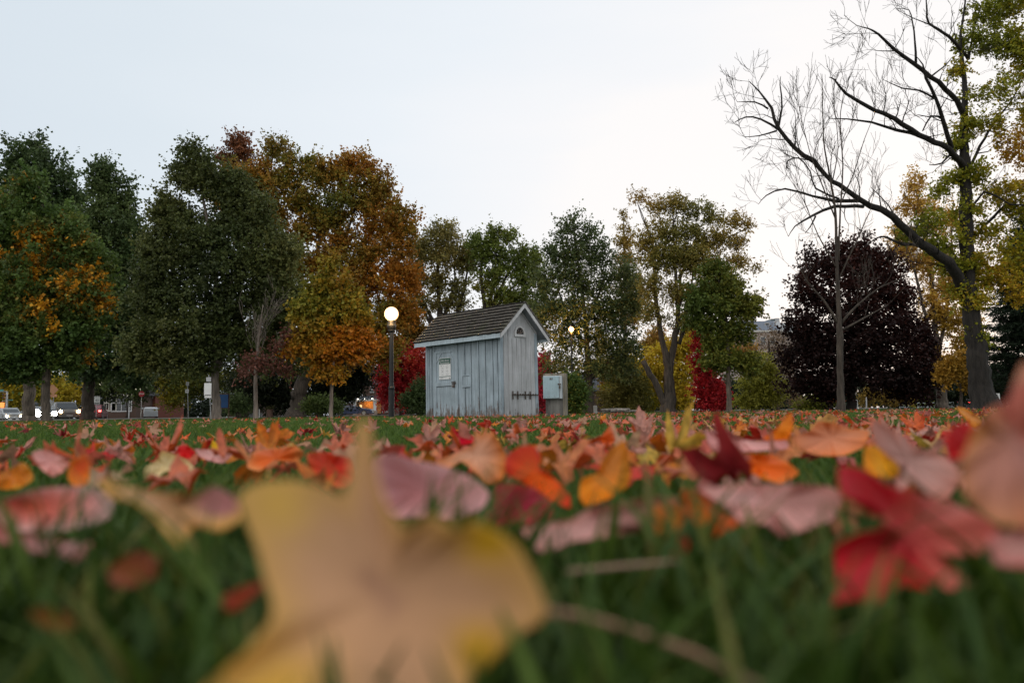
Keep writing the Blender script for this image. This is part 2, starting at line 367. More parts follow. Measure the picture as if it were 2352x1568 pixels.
tree('rusty_maple', 'largest maple left of the shed, olive and rust-orange, on a thick forked trunk', 48,
     [(680, 960, 36), (684, 920, 32), (694, 877, 30), (708, 840, 28), (700, 740, 18), (692, 650, 14), (693, 540, 8), (690, 470, 4), (684, 410, 1.5)],
     [(770, 500, 40, 34), (830, 610, 40, 34), (900, 720, 50, 34), (855, 470, 40, 40), (945, 650, 26, 44), (600, 405, 40, 30), (540, 405, 40, 30), (570, 440, 40, 34), (520, 450, 34, 34), (600, 480, 50, 44), (700, 540, 44, 34), (745, 600, 30, 34), (700, 610, 36, 34), (790, 610, 36, 34), (740, 510, 40, 34), (632, 350, 40, 28), (690, 392, 50, 40), (745, 400, 50, 42), (800, 380, 30, 28), (828, 395, 48, 48), (872, 428, 36, 45), (640, 430, 60, 50), (700, 470, 45, 40), (620, 500, 50, 50), (790, 450, 60, 50), (880, 500, 55, 50), (925, 530, 42, 50),
      (850, 570, 60, 45), (925, 590, 36, 50), (650, 590, 40, 50), (640, 690, 50, 50), (770, 560, 40, 40), (890, 650, 60, 50), (820, 660, 50, 45), (740, 650, 30, 40), (770, 720, 60, 50), (860, 730, 70, 50), (920, 720, 45, 45), (700, 800, 60, 60), (820, 800, 70, 50), (880, 810, 50, 40)],
     [(0, (.05, .07, .018)), (.35, (.10, .105, .02)), (.65, (.23, .135, .02)), (1, (.46, .16, .02))], 'dark', ncl=620, cr=.80, T=8, lpt=12, ls=.155, seed=15, nscale=1.5, bias=t4bias,
     limbs=[[(708, 840, 22), (722, 780, 18), (730, 700, 14), (728, 600, 10), (745, 500, 7), (760, 420, 3)], [(730, 690, 10), (775, 600, 8), (815, 480, 5), (835, 420, 2)], [(725, 760, 12), (800, 700, 8), (880, 600, 4)],
            [(693, 640, 9), (660, 560, 6), (620, 450, 3)], [(700, 700, 8), (650, 690, 6), (610, 640, 3)]])
tree('red_tipped_tree', 'narrow reddish-brown treetop rising behind the broad dark oak', 54,
     [(560, 958, 18), (556, 800, 14), (550, 600, 9), (547, 330, 3)],
     [(545, 330, 26, 26), (568, 360, 20, 22), (525, 372, 26, 28), (555, 405, 44, 34), (540, 450, 50, 50), (570, 520, 60, 60)],
     [(0, (.10, .05, .03)), (.5, (.20, .065, .03)), (1, (.33, .10, .03))], 'dark', ncl=120, cr=.75, T=7, lpt=11, ls=.17, seed=17)
tree('young_orange_maple', 'young maple with gold to deep orange leaves just left of the lit lamp', 29,
     [(760, 958, 9), (761, 900, 8), (765, 850, 7), (768, 700, 4), (764, 600, 1.5)],
     [(764, 612, 22, 30), (760, 660, 46, 34), (730, 700, 45, 34), (800, 700, 40, 36), (765, 740, 70, 34), (815, 775, 46, 26), (720, 775, 46, 30), (690, 800, 34, 20), (700, 720, 34, 30), (842, 800, 34, 16), (835, 740, 26, 26), (770, 810, 66, 30), (735, 850, 26, 12), (772, 862, 14, 10)],
     [(0, (.44, .13, .012)), (.35, (.38, .16, .015)), (.7, (.22, .15, .018)), (1, (.11, .12, .02))], 'pale', ncl=165, cr=.42, T=8, lpt=10, ls=.13, seed=18, nscale=1.2,
     bias=lambda p: .0 + .27 * np.clip((p[:, 2] - 2.9) / 1.9, -1, 1), low=.8)
def sapling(mb, rng, B, lrs):
    for q in ((587, 850), (588, 820), (590, 790), (592, 750), (590, 870), (588, 800)):
        for k in range(2):
            grow(mb, rng, np.array(P(q[0], q[1], 29)) - B, unit(np.array([rng.uniform(-.3, 1.3), rng.normal() * .5, .9])), 1.3, .012, 2, .35, .2, 3)
tree('pink_leaved_sapling', 'sapling with pale upswept twigs and dull red leaves beside the broad dark oak', 29,
     [(588, 958, 10), (587, 910, 9), (587, 860, 8), (594, 780, 4), (604, 700, 1.5)],
     [(590, 835, 50, 26), (640, 815, 36, 30), (560, 860, 28, 14), (650, 850, 34, 18), (670, 780, 24, 30)],
     [(0, (.10, .035, .025)), (1, (.24, .09, .075))], 'pale', ncl=34, cr=.45, T=5, lpt=5, ls=.10, seed=19, bare=sapling, branches=True)
# --- behind the shed
TG = [(0, (.07, .085, .03)), (.5, (.12, .12, .045)), (.8, (.17, .145, .05)), (1, (.24, .17, .05))]
tree('tan_many_stemmed_tree', 'thin-crowned tan-green tree with several bare stems, behind the left end of the shed roof', 56,
     [(1015, 956, 26), (1014, 860, 22), (1012, 740, 16), (1008, 690, 9), (1006, 610, 6), (1020, 530, 2)],
     [(960, 570, 30, 24), (940, 640, 26, 40), (985, 700, 40, 30), (1040, 700, 40, 24), (1022, 530, 34, 22), (1000, 555, 36, 28), (1048, 560, 28, 28), (970, 590, 30, 30), (1020, 600, 50, 34), (1065, 610, 32, 34), (955, 640, 26, 36), (1000, 655, 40, 32), (1055, 665, 34, 30), (950, 700, 24, 26), (1080, 600, 24, 40)],
     TG, 'dark', ncl=230, cr=.75, T=6, lpt=9, ls=.145, seed=21, up=.5,
     limbs=[[(1013, 760, 12), (992, 730, 9), (976, 700, 6), (950, 640, 4), (940, 600, 2)], [(1014, 740, 12), (1030, 700, 8), (1044, 646, 5), (1040, 560, 2)], [(1014, 790, 11), (1050, 720, 8), (1070, 640, 5), (1078, 580, 2)], [(1012, 800, 11), (985, 740, 8), (966, 690, 5)]])
tree('green_forked_tree', 'green tree with dark spreading stems showing just above the shed ridge', 54,
     [(1125, 954, 24), (1122, 860, 20), (1118, 740, 16), (1112, 690, 9), (1104, 620, 6), (1120, 560, 2)],
     [(1150, 690, 44, 28), (1230, 600, 26, 30), (1240, 680, 26, 50), (1095, 560, 24, 24), (1140, 540, 26, 20), (1168, 545, 24, 22), (1120, 570, 30, 28), (1100, 600, 28, 30), (1165, 590, 40, 28), (1200, 590, 26, 34), (1140, 630, 50, 30), (1205, 640, 28, 44), (1110, 660, 34, 24), (1190, 690, 34, 30), (1215, 720, 30, 36)],
     [(0, (.05, .08, .02)), (.5, (.085, .115, .025)), (1, (.16, .15, .03))], 'dark', ncl=210, cr=.75, T=6, lpt=10, ls=.145, seed=22, up=.4,
     limbs=[[(1118, 740, 12), (1137, 690, 9), (1160, 640, 6), (1188, 595, 3)], [(1117, 750, 12), (1133, 650, 7), (1140, 570, 3)], [(1119, 770, 10), (1150, 690, 7), (1200, 640, 3)]])
tree('grey_green_linden', 'full grey-green tree just right of the shed with an orange light glowing in its leaves', 44,
     [(1355, 952, 18), (1355, 900, 17), (1352, 850, 15), (1345, 740, 10), (1330, 620, 6), (1315, 500, 2)],
     [(1235, 740, 30, 50), (1245, 640, 26, 34), (1460, 700, 26, 60), (1313, 498, 18, 20), (1300, 535, 34, 26), (1345, 540, 34, 30), (1270, 590, 28, 34), (1325, 590, 55, 40), (1385, 590, 34, 36), (1290, 650, 50, 45), (1365, 650, 60, 46), (1430, 640, 34, 50), (1262, 710, 34, 45), (1330, 720, 70, 50), (1415, 720, 55, 46),
      (1285, 790, 55, 40), (1375, 790, 70, 46), (1440, 800, 40, 40), (1330, 845, 80, 30), (1425, 850, 45, 30), (1265, 850, 24, 22)],
     [(0, (.035, .058, .025)), (.5, (.058, .082, .035)), (1, (.10, .115, .045))], 'dark', ncl=330, cr=.72, T=7, lpt=10, ls=.125, seed=23, up=.3,
     limbs=[[(1354, 870, 11), (1385, 845, 8), (1420, 800, 5), (1450, 760, 2)], [(1350, 800, 9), (1310, 740, 6), (1280, 660, 3)], [(1345, 740, 8), (1375, 680, 5), (1395, 600, 2)]])
tree('golden_spruce_top', 'narrow golden-green conifer tip between the grey-green linden and the forked tan tree', 60,
     [(1436, 956, 12), (1436, 800, 9), (1434, 600, 5), (1432, 492, 1.5)],
     [(1432, 500, 8, 18), (1433, 530, 18, 16), (1434, 560, 26, 20), (1436, 600, 34, 26), (1438, 650, 42, 34), (1440, 720, 48, 44)],
     [(0, (.09, .09, .02)), (.6, (.16, .13, .03)), (1, (.26, .17, .04))], 'dark', ncl=95, cr=.6, T=6, lpt=10, ls=.13, seed=24, up=.6)
tree('forked_tan_tree', 'tall thin-crowned tan tree with forked grey trunk and one sawn-off stem', 40,
     [(1536, 952, 31), (1537, 925, 27), (1537, 880, 23), (1535, 840, 21), (1524, 795, 13), (1514, 740, 11), (1506, 680, 9), (1502, 600, 6), (1492, 540, 3), (1466, 470, 1.5)],
     [(1470, 455, 30, 14), (1500, 480, 26, 20), (1548, 472, 36, 26), (1590, 490, 34, 26), (1640, 505, 34, 22), (1625, 480, 8, 16), (1690, 512, 32, 18), (1715, 525, 18, 10), (1520, 530, 40, 32), (1580, 540, 46, 34), (1640, 555, 40, 28), (1690, 560, 26, 26),
      (1540, 580, 50, 36), (1600, 590, 60, 36), (1660, 640, 30, 26), (1480, 560, 26, 30), (1500, 600, 34, 34), (1560, 610, 50, 36), (1625, 620, 46, 32), (1690, 604, 34, 18), (1740, 618, 20, 5), (1490, 665, 30, 36), (1560, 680, 44, 34), (1610, 690, 40, 34), (1500, 730, 34, 34), (1570, 745, 40, 30)],
     [(0, (.075, .09, .03)), (.45, (.13, .125, .035)), (.8, (.21, .15, .04)), (1, (.30, .18, .045))], 'dark', ncl=450, cr=.50, T=6, lpt=9, ls=.095, seed=25, power=.5, up=.5,
     limbs=[[(1536, 850, 17), (1549, 790, 15), (1556, 740, 13), (1556, 700, 11), (1552, 640, 8), (1548, 560, 5), (1545, 480, 2)], [(1556, 720, 9), (1564, 670, 7), (1562, 631, 7), (1585, 605, 6.5), (1604, 587, 6), (1647, 555, 5), (1684, 540, 3), (1720, 522, 1.5)],
            [(1534, 945, 20), (1518, 905, 16), (1500, 870, 14), (1488, 850, 13), (1477, 828, 12)], [(1560, 790, 9), (1580, 720, 7), (1590, 640, 4), (1600, 520, 1.5)], [(1504, 640, 5), (1530, 560, 4), (1560, 480, 1.5)], [(1492, 540, 3), (1475, 500, 2), (1462, 460, 1)]])
tree('small_green_ash', 'small green tree with drooping leafy boughs left of the grey apartment block', 36,
     [(1674, 948, 12), (1674, 900, 11), (1672, 850, 10), (1668, 740, 7), (1650, 640, 3)],
     [(1640, 622, 36, 22), (1625, 660, 40, 30), (1672, 660, 40, 34), (1600, 700, 34, 30), (1650, 710, 50, 36), (1702, 700, 26, 26), (1732, 690, 20, 16), (1725, 716, 30, 20), (1620, 750, 44, 28), (1690, 750, 40, 28), (1640, 790, 40, 24), (1705, 770, 28, 16), (1655, 835, 54, 26), (1710, 830, 36, 18), (1722, 850, 26, 14)],
     [(0, (.028, .052, .012)), (.5, (.05, .078, .017)), (1, (.11, .115, .02))], 'mid', ncl=165, cr=.5, T=8, lpt=11, ls=.12, seed=26)
tree('yellow_shrub_tree', 'bright yellow-green bushy tree glowing behind the forked grey trunk', 58,
     [(1560, 952, 8), (1560, 850, 5), (1558, 790, 2)],
     [(1560, 800, 30, 30), (1520, 820, 34, 34), (1570, 860, 40, 40), (1500, 870, 50, 44), (1560, 910, 40, 26), (1460, 850, 40, 34), (1440, 900, 44, 34), (1500, 920, 50, 20), (1590, 780, 20, 26)],
     [(0, (.10, .12, .015)), (.4, (.22, .21, .02)), (1, (.42, .30, .03))], 'dark', ncl=190, cr=.8, T=8, lpt=11, ls=.16, seed=27, bias=lambda p: .35 * np.clip((p[:, 0] - 10.5) / 3, -1, 1), low=.1)
tree('crimson_layered_tree', 'small crimson tree with flat tiers of branches right of the forked grey trunk', 40,
     [(1632, 948, 5), (1630, 860, 3.5), (1620, 740, 1.5)],
     [(1608, 766, 16, 14), (1616, 795, 26, 11), (1608, 825, 30, 9), (1622, 850, 28, 12), (1626, 878, 34, 10), (1630, 902, 40, 10), (1640, 925, 40, 12)],
     [(0, (.28, .012, .018)), (.6, (.56, .025, .035)), (1, (.66, .09, .04))], 'dark', ncl=150, cr=.42, T=6, lpt=11, ls=.10, seed=28, up=.0, low=.1)
tree('lime_weeping_tree', 'drooping lime-green small tree at the foot of the grey apartment block', 50,
     [(1776 - 4, 948, 5), (1772, 880, 4), (1765, 820, 2)],
     [(1745, 830, 26, 22), (1760, 860, 34, 28), (1730, 880, 34, 30), (1770, 900, 36, 30), (1730, 920, 44, 22)],
     [(0, (.10, .12, .02)), (1, (.26, .26, .05))], 'dark', ncl=110, cr=.6, T=7, lpt=9, ls=.12, seed=29, up=-.4, low=.1)
tree('brown_bare_bush_tree', 'leafless brown tree in front of the lower storeys of the apartment block', 55,
     [(1782, 948, 11), (1778, 890, 9), (1770, 830, 6), (1765, 780, 3)],
     [(1780, 790, 40, 34), (1800, 840, 40, 50), (1760, 900, 30, 30), (1805, 910, 34, 30)],
     [(0, (.09, .06, .045)), (1, (.17, .12, .08))], 'dark', ncl=70, cr=.8, T=5, lpt=6, ls=.12, seed=30,
     limbs=[[(1780, 900, 7), (1800, 850, 5), (1815, 790, 3)], [(1779, 880, 6), (1755, 850, 4), (1735, 800, 2)], [(1775, 850, 5), (1795, 800, 3), (1800, 760, 1.5)]], twigs=.9)
tree('purple_maple', 'round almost black purple-leaved maple behind the slim bare tree', 44,
     [(1957, 944, 19), (1957, 890, 18), (1955, 800, 12), (1950, 650, 6)],
     [(1930, 590, 50, 44), (1885, 610, 40, 40), (1990, 595, 44, 44), (2035, 625, 44, 50), (1850, 670, 40, 46), (1940, 680, 110, 70), (2060, 690, 50, 60), (1840, 750, 44, 40), (1900, 780, 90, 70), (2020, 780, 110, 80), (2110, 780, 44, 50), (1840, 830, 44, 46), (1950, 860, 130, 60), (2080, 860, 80, 55), (2130, 840, 30, 40), (1850, 890, 50, 26), (2090, 910, 50, 26), (1900, 900, 50, 20)],
     [(0, (.020, .008, .008)), (.6, (.040, .012, .011)), (1, (.10, .025, .018))], 'black', ncl=370, cr=.75, T=9, lpt=11, ls=.15, seed=31, gain=.75)
# --- right side
def slim(mb, rng, B, lrs):
    for pts, rad in lrs:
        n = len(pts)
        for i in range(2, n):
            for k in range(2):
                if rng.random() < .42:
                    d = unit(pts[i] - pts[i - 1]); grow(mb, rng, pts[i], unit(d + unit(np.cross(d, rng.normal(size=3))) * .55 + np.array([0, 0, .5])), rng.uniform(.7, 1.5), .010, 2, .4, .35, 3)
tree('slim_bare_tree', 'slim leafless tree with a smooth grey trunk in front of the purple maple', 22,
     [(1930, 944, 17), (1931, 900, 15.5), (1929, 850, 14), (1930, 770, 15), (1928, 745, 12), (1922, 600, 7), (1918, 480, 5.5), (1905, 400, 4), (1892, 320, 3), (1888, 170, 1)], [], None, 'dark',
     limbs=[[(1926, 600, 5), (1930, 480, 4), (1936, 380, 3), (1930, 260, 2), (1945, 190, 1)], [(1929, 750, 7), (1890, 690, 5), (1850, 640, 3), (1826, 590, 1.5)], [(1930, 745, 7), (1970, 700, 5), (2020, 660, 3), (2070, 640, 1.2)],
            [(1930, 760, 6), (1985, 730, 4), (2040, 700, 2)], [(1918, 500, 4), (1890, 430, 3), (1860, 350, 2), (1840, 270, 1)], [(1930, 470, 3), (1960, 400, 2.4), (1985, 320, 1.6), (2010, 260, 1)], [(1924, 620, 4), (1880, 540, 2.6), (1850, 470, 1.2)],
            [(1927, 640, 4), (1965, 560, 3), (2000, 480, 1.5)], [(1910, 420, 3), (1925, 340, 2), (1915, 230, 1)]], bare=slim, seed=41)
def Z(*a): return [(1592 + x / 2.56, y / 2.56, w, o) for x, y, w, o in a]
YG = [(0, (.07, .095, .012)), (.5, (.15, .165, .015)), (.75, (.29, .22, .018)), (1, (.48, .21, .02))]
tree('great_half_bare_tree', 'huge furrowed tree at the right edge, bare dark limbs left, golden-green leaves right', 25,
     [(2262, 938, 54), (2254, 880, 46), (2240, 780, 38), (2228, 700, 33), (2222, 640, 31), (2220, 540, 27), (2218, 450, 24), (2216, 380, 21), (2214, 300, 16), (2216, 200, 11), (2206, 100, 7), (2215, 20, 4), (2225, -80, 2)],
     [(2180, 610, 44, 26), (2150, 570, 40, 20), (2210, 665, 30, 34), (2095, 545, 40, 14), (2262, 30, 44, 40), (2320, 10, 50, 50), (2230, 95, 40, 26), (2300, 100, 50, 46), (2350, 130, 50, 60), (2205, 160, 22, 26), (2240, 215, 38, 22), (2310, 210, 44, 40), (2370, 260, 40, 60), (2215, 290, 24, 34), (2270, 290, 44, 34), (2330, 340, 50, 36), (2200, 335, 26, 28),
      (2180, 410, 34, 22), (2235, 400, 44, 34), (2300, 440, 50, 36), (2160, 440, 30, 20), (2350, 470, 40, 50), (2220, 480, 46, 30), (2130, 500, 36, 14), (2180, 520, 44, 20), (2270, 540, 60, 34), (2110, 520, 28, 12), (2340, 580, 50, 44), (2235, 600, 40, 30), (2290, 640, 60, 34),
      (2200, 560, 30, 26), (2350, 680, 34, 30), (2235, 700, 26, 40), (2240, 760, 20, 24), (2255, 790, 14, 16), (2450, 150, 70, 120, -1), (2460, 420, 70, 130, -1), (2450, 620, 70, 90), (2330, -80, 90, 50), (2430, -60, 70, 80)],
     YG, 'deep', ncl=700, cr=.36, T=6, lpt=9, ls=.082, seed=42, nscale=1.8, dscale=1.3, power=.55,
     limbs=[Z((1640, 1740, 28, 0), (1530, 1580, 24, -.6), (1400, 1470, 21, -1), (1300, 1395, 19, -1.3), (1170, 1275, 15.5, -1.8), (980, 1170, 12, -2.2), (860, 1085, 10, -2.5), (780, 1030, 9, -2.7), (700, 950, 11, -2.8), (600, 870, 9, -3), (500, 760, 8, -3.2), (460, 640, 6, -3.2), (390, 540, 3.5, -3.3), (330, 480, 1.5, -3.4)),
            Z((500, 760, 6, -3.2), (400, 700, 4, -3.4), (310, 690, 3, -3.5), (245, 720, 1.5, -3.6)), Z((500, 750, 6, -3.2), (525, 640, 4, -3), (510, 500, 2.5, -2.9), (515, 450, 1, -2.8)), Z((490, 770, 4, -3.2), (390, 800, 2.5, -3.4), (300, 805, 1, -3.5)), Z((440, 640, 4, -3.2), (360, 600, 3, -3.3), (260, 600, 1, -3.4)),
            Z((980, 1180, 8, -2.2), (830, 1180, 8, -2), (700, 1150, 5, -1.8), (540, 1110, 4, -1.7), (430, 1150, 2.5, -1.6), (385, 1200, 1, -1.6)), Z((1000, 1215, 8, -2.2), (840, 1215, 7, -2.6), (700, 1270, 5, -3), (600, 1330, 2.5, -3.2), (560, 1390, 1, -3.3)),
            Z((860, 1170, 5, -2), (720, 1110, 4, -1.6), (690, 1010, 3, -1.2), (620, 930, 3, -1.3), (555, 950, 3, -1.4), (550, 1000, 1.5, -1.4)), Z((720, 1270, 4, -3), (690, 1330, 2.5, -3), (660, 1370, 1, -3)),
            Z((1600, 1000, 18, 0), (1560, 950, 15, -.4), (1500, 880, 13, -.9), (1330, 790, 12, -1.6), (1180, 700, 10, -2.2), (1010, 620, 8, -2.8), (900, 550, 6, -3.2), (830, 470, 3.5, -3.4), (800, 455, 1.5, -3.5)), Z((1330, 800, 8, -1.6), (1200, 765, 7, -1.8), (1050, 720, 5, -2), (900, 700, 3, -2.2), (800, 700, 1, -2.3)),
            Z((1520, 870, 11, -.8), (1470, 720, 9, -1.3), (1430, 580, 7, -1.8), (1370, 460, 6, -2.2), (1350, 380, 3, -2.4), (1310, 330, 1, -2.5)), Z((1420, 580, 5, -1.8), (1330, 530, 4, -2), (1230, 520, 3, -2.2), (1120, 470, 1, -2.3)), Z((1465, 700, 5, -1.3), (1400, 680, 4, -1.5), (1350, 770, 3, -1.6)), Z((1400, 690, 3, -1.5), (1320, 675, 1.5, -1.6)),
            Z((1600, 700, 13, 0), (1550, 600, 12, -.4), (1480, 520, 11, -.8), (1400, 450, 10, -1.2), (1300, 370, 9, -1.6), (1180, 290, 7, -2), (1090, 200, 5, -2.4), (1030, 170, 3, -2.6), (960, 150, 1.5, -2.7), (890, 90, 1, -2.8)), Z((1310, 370, 6, -1.6), (1305, 240, 4, -1.7), (1290, 130, 3, -1.8), (1270, 60, 2, -1.9), (1200, 50, 1, -2)),
            Z((1400, 450, 4, -1.2), (1480, 390, 3, -1), (1520, 340, 1.5, -.9)), Z((1620, 350, 8, .2), (1580, 300, 8, 0), (1500, 215, 7, -.5), (1390, 140, 5, -1), (1375, 60, 3.5, -1.1), (1370, -40, 2, -1.2)), Z((1390, 145, 3, -1), (1300, 110, 2, -1.3), (1200, 60, 1, -1.5)), Z((1180, 300, 3, -2), (1110, 300, 2, -2.2), (1060, 295, 1, -2.3)),
            Z((1620, 350, 6, .2), (1660, 130, 5, .4), (1690, 40, 4, .6), (1640, 0, 2, .5)), Z((1520, 900, 6, -.6), (1460, 960, 4, -.9), (1390, 970, 1.5, -1)),
            [(2140, 585, 9, -.8), (2105, 562, 8, -.6), (2075, 562, 7, -.4), (2037, 545, 5, -.2), (2010, 548, 3, 0), (1985, 570, 1.5, 0)], [(2110, 560, 6, -.6), (2070, 520, 4, -.2), (2040, 470, 3, .1), (2000, 430, 1.5, .2)], [(2222, 560, 9, 0), (2280, 500, 7, .5), (2340, 440, 5, 1), (2420, 360, 3, 1.5)], [(2220, 400, 8, 0), (2270, 300, 6, .8), (2330, 220, 4, 1.2), (2380, 100, 2, 1.5)], [(2222, 620, 7, 0), (2150, 540, 5, .5), (2090, 520, 2, .8)], [(2222, 500, 6, 0), (2260, 440, 5, -.6), (2320, 470, 4, -1), (2400, 470, 2, -1.4)]], twigs=.62)
tree('golden_locust_tree', 'thin golden-tan tree with pale stems between the purple maple and the huge trunk', 46,
     [(2164, 940, 24), (2160, 880, 20), (2150, 780, 12), (2140, 650, 9), (2120, 500, 5), (2100, 430, 2)],
     [(2075, 560, 30, 50), (2110, 590, 34, 50), (2225, 640, 34, 50), (2150, 700, 34, 50), (2200, 730, 40, 40), (2240, 800, 24, 30), (2100, 425, 22, 34), (2120, 475, 34, 40), (2150, 530, 30, 40), (2190, 500, 26, 40), (2160, 600, 34, 40), (2190, 660, 34, 46), (2130, 640, 20, 40), (2175, 740, 40, 34), (2210, 790, 30, 30), (2190, 845, 34, 26), (2140, 820, 20, 30), (2080, 470, 20, 30), (2230, 730, 20, 30)],
     [(0, (.30, .19, .03)), (.5, (.50, .28, .05)), (1, (.62, .34, .08))], 'mid', ncl=290, cr=.55, T=6, lpt=9, ls=.12, seed=43, up=.1,
     limbs=[[(2155, 820, 10), (2175, 700, 7), (2185, 560, 4), (2190, 460, 2)], [(2156, 840, 9), (2125, 720, 7), (2095, 600, 5), (2060, 520, 2.5), (2030, 490, 1)]], twigs=.3)
cm = MB()
def spruce():
    D = 33; b = G(2405, D); root = empty('dark_spruce', b, 0, 'dark spruce with flat drooping boughs, cut by the right edge of the photo', 'tree'); rng = np.random.default_rng(5)
    mb = MB(); mb.tube([(0, 0, -.1), (0, 0, 3), (0, 0, 8)], [.24, .18, .03], 8); qs = []
    for lev in np.arange(.9, 7.6, .42):
        Rl = (8.0 - lev) * .36
        for k in range(13):
            a = rng.random() * 6.28; n = 9; p = np.array([0, 0, lev]); pts = [p]
            for i in range(n):
                dz = -.05 - .02 * i + .018 * i * i; pts.append(pts[-1] + np.array([math.cos(a) * Rl / n, math.sin(a) * Rl / n, dz * .6]))
            mb.tube(pts, [.03 * (1 - i / (n + 1)) + .005 for i in range(n + 1)], 4)
            for i in range(1, n + 1):
                m = 70; c = pts[i] + rng.normal(size=(m, 3)) * np.array([.17, .17, .05]); td = unit(np.array([math.cos(a), math.sin(a), -.35]) + rng.normal(size=(m, 3)) * .6)
                w = unit(np.cross(td, rng.normal(size=(m, 3)))); l = rng.uniform(.08, .2, (m, 1))
                qs.append(np.stack([c - w * .02, c + w * .02, c + td * l + w * .012, c + td * l - w * .012], 1))
    q = np.concatenate(qs); V = q.reshape(-1, 3); c = ramp([(0, (.010, .020, .010)), (1, (.028, .045, .022))], rng.random(len(q)))
    npmesh('crown', V, np.arange(len(V)).reshape(-1, 4), FOL, root, np.repeat(c, 4, 0)); mb.build('trunk', BARK['black'], root, smooth=True)
spruce()
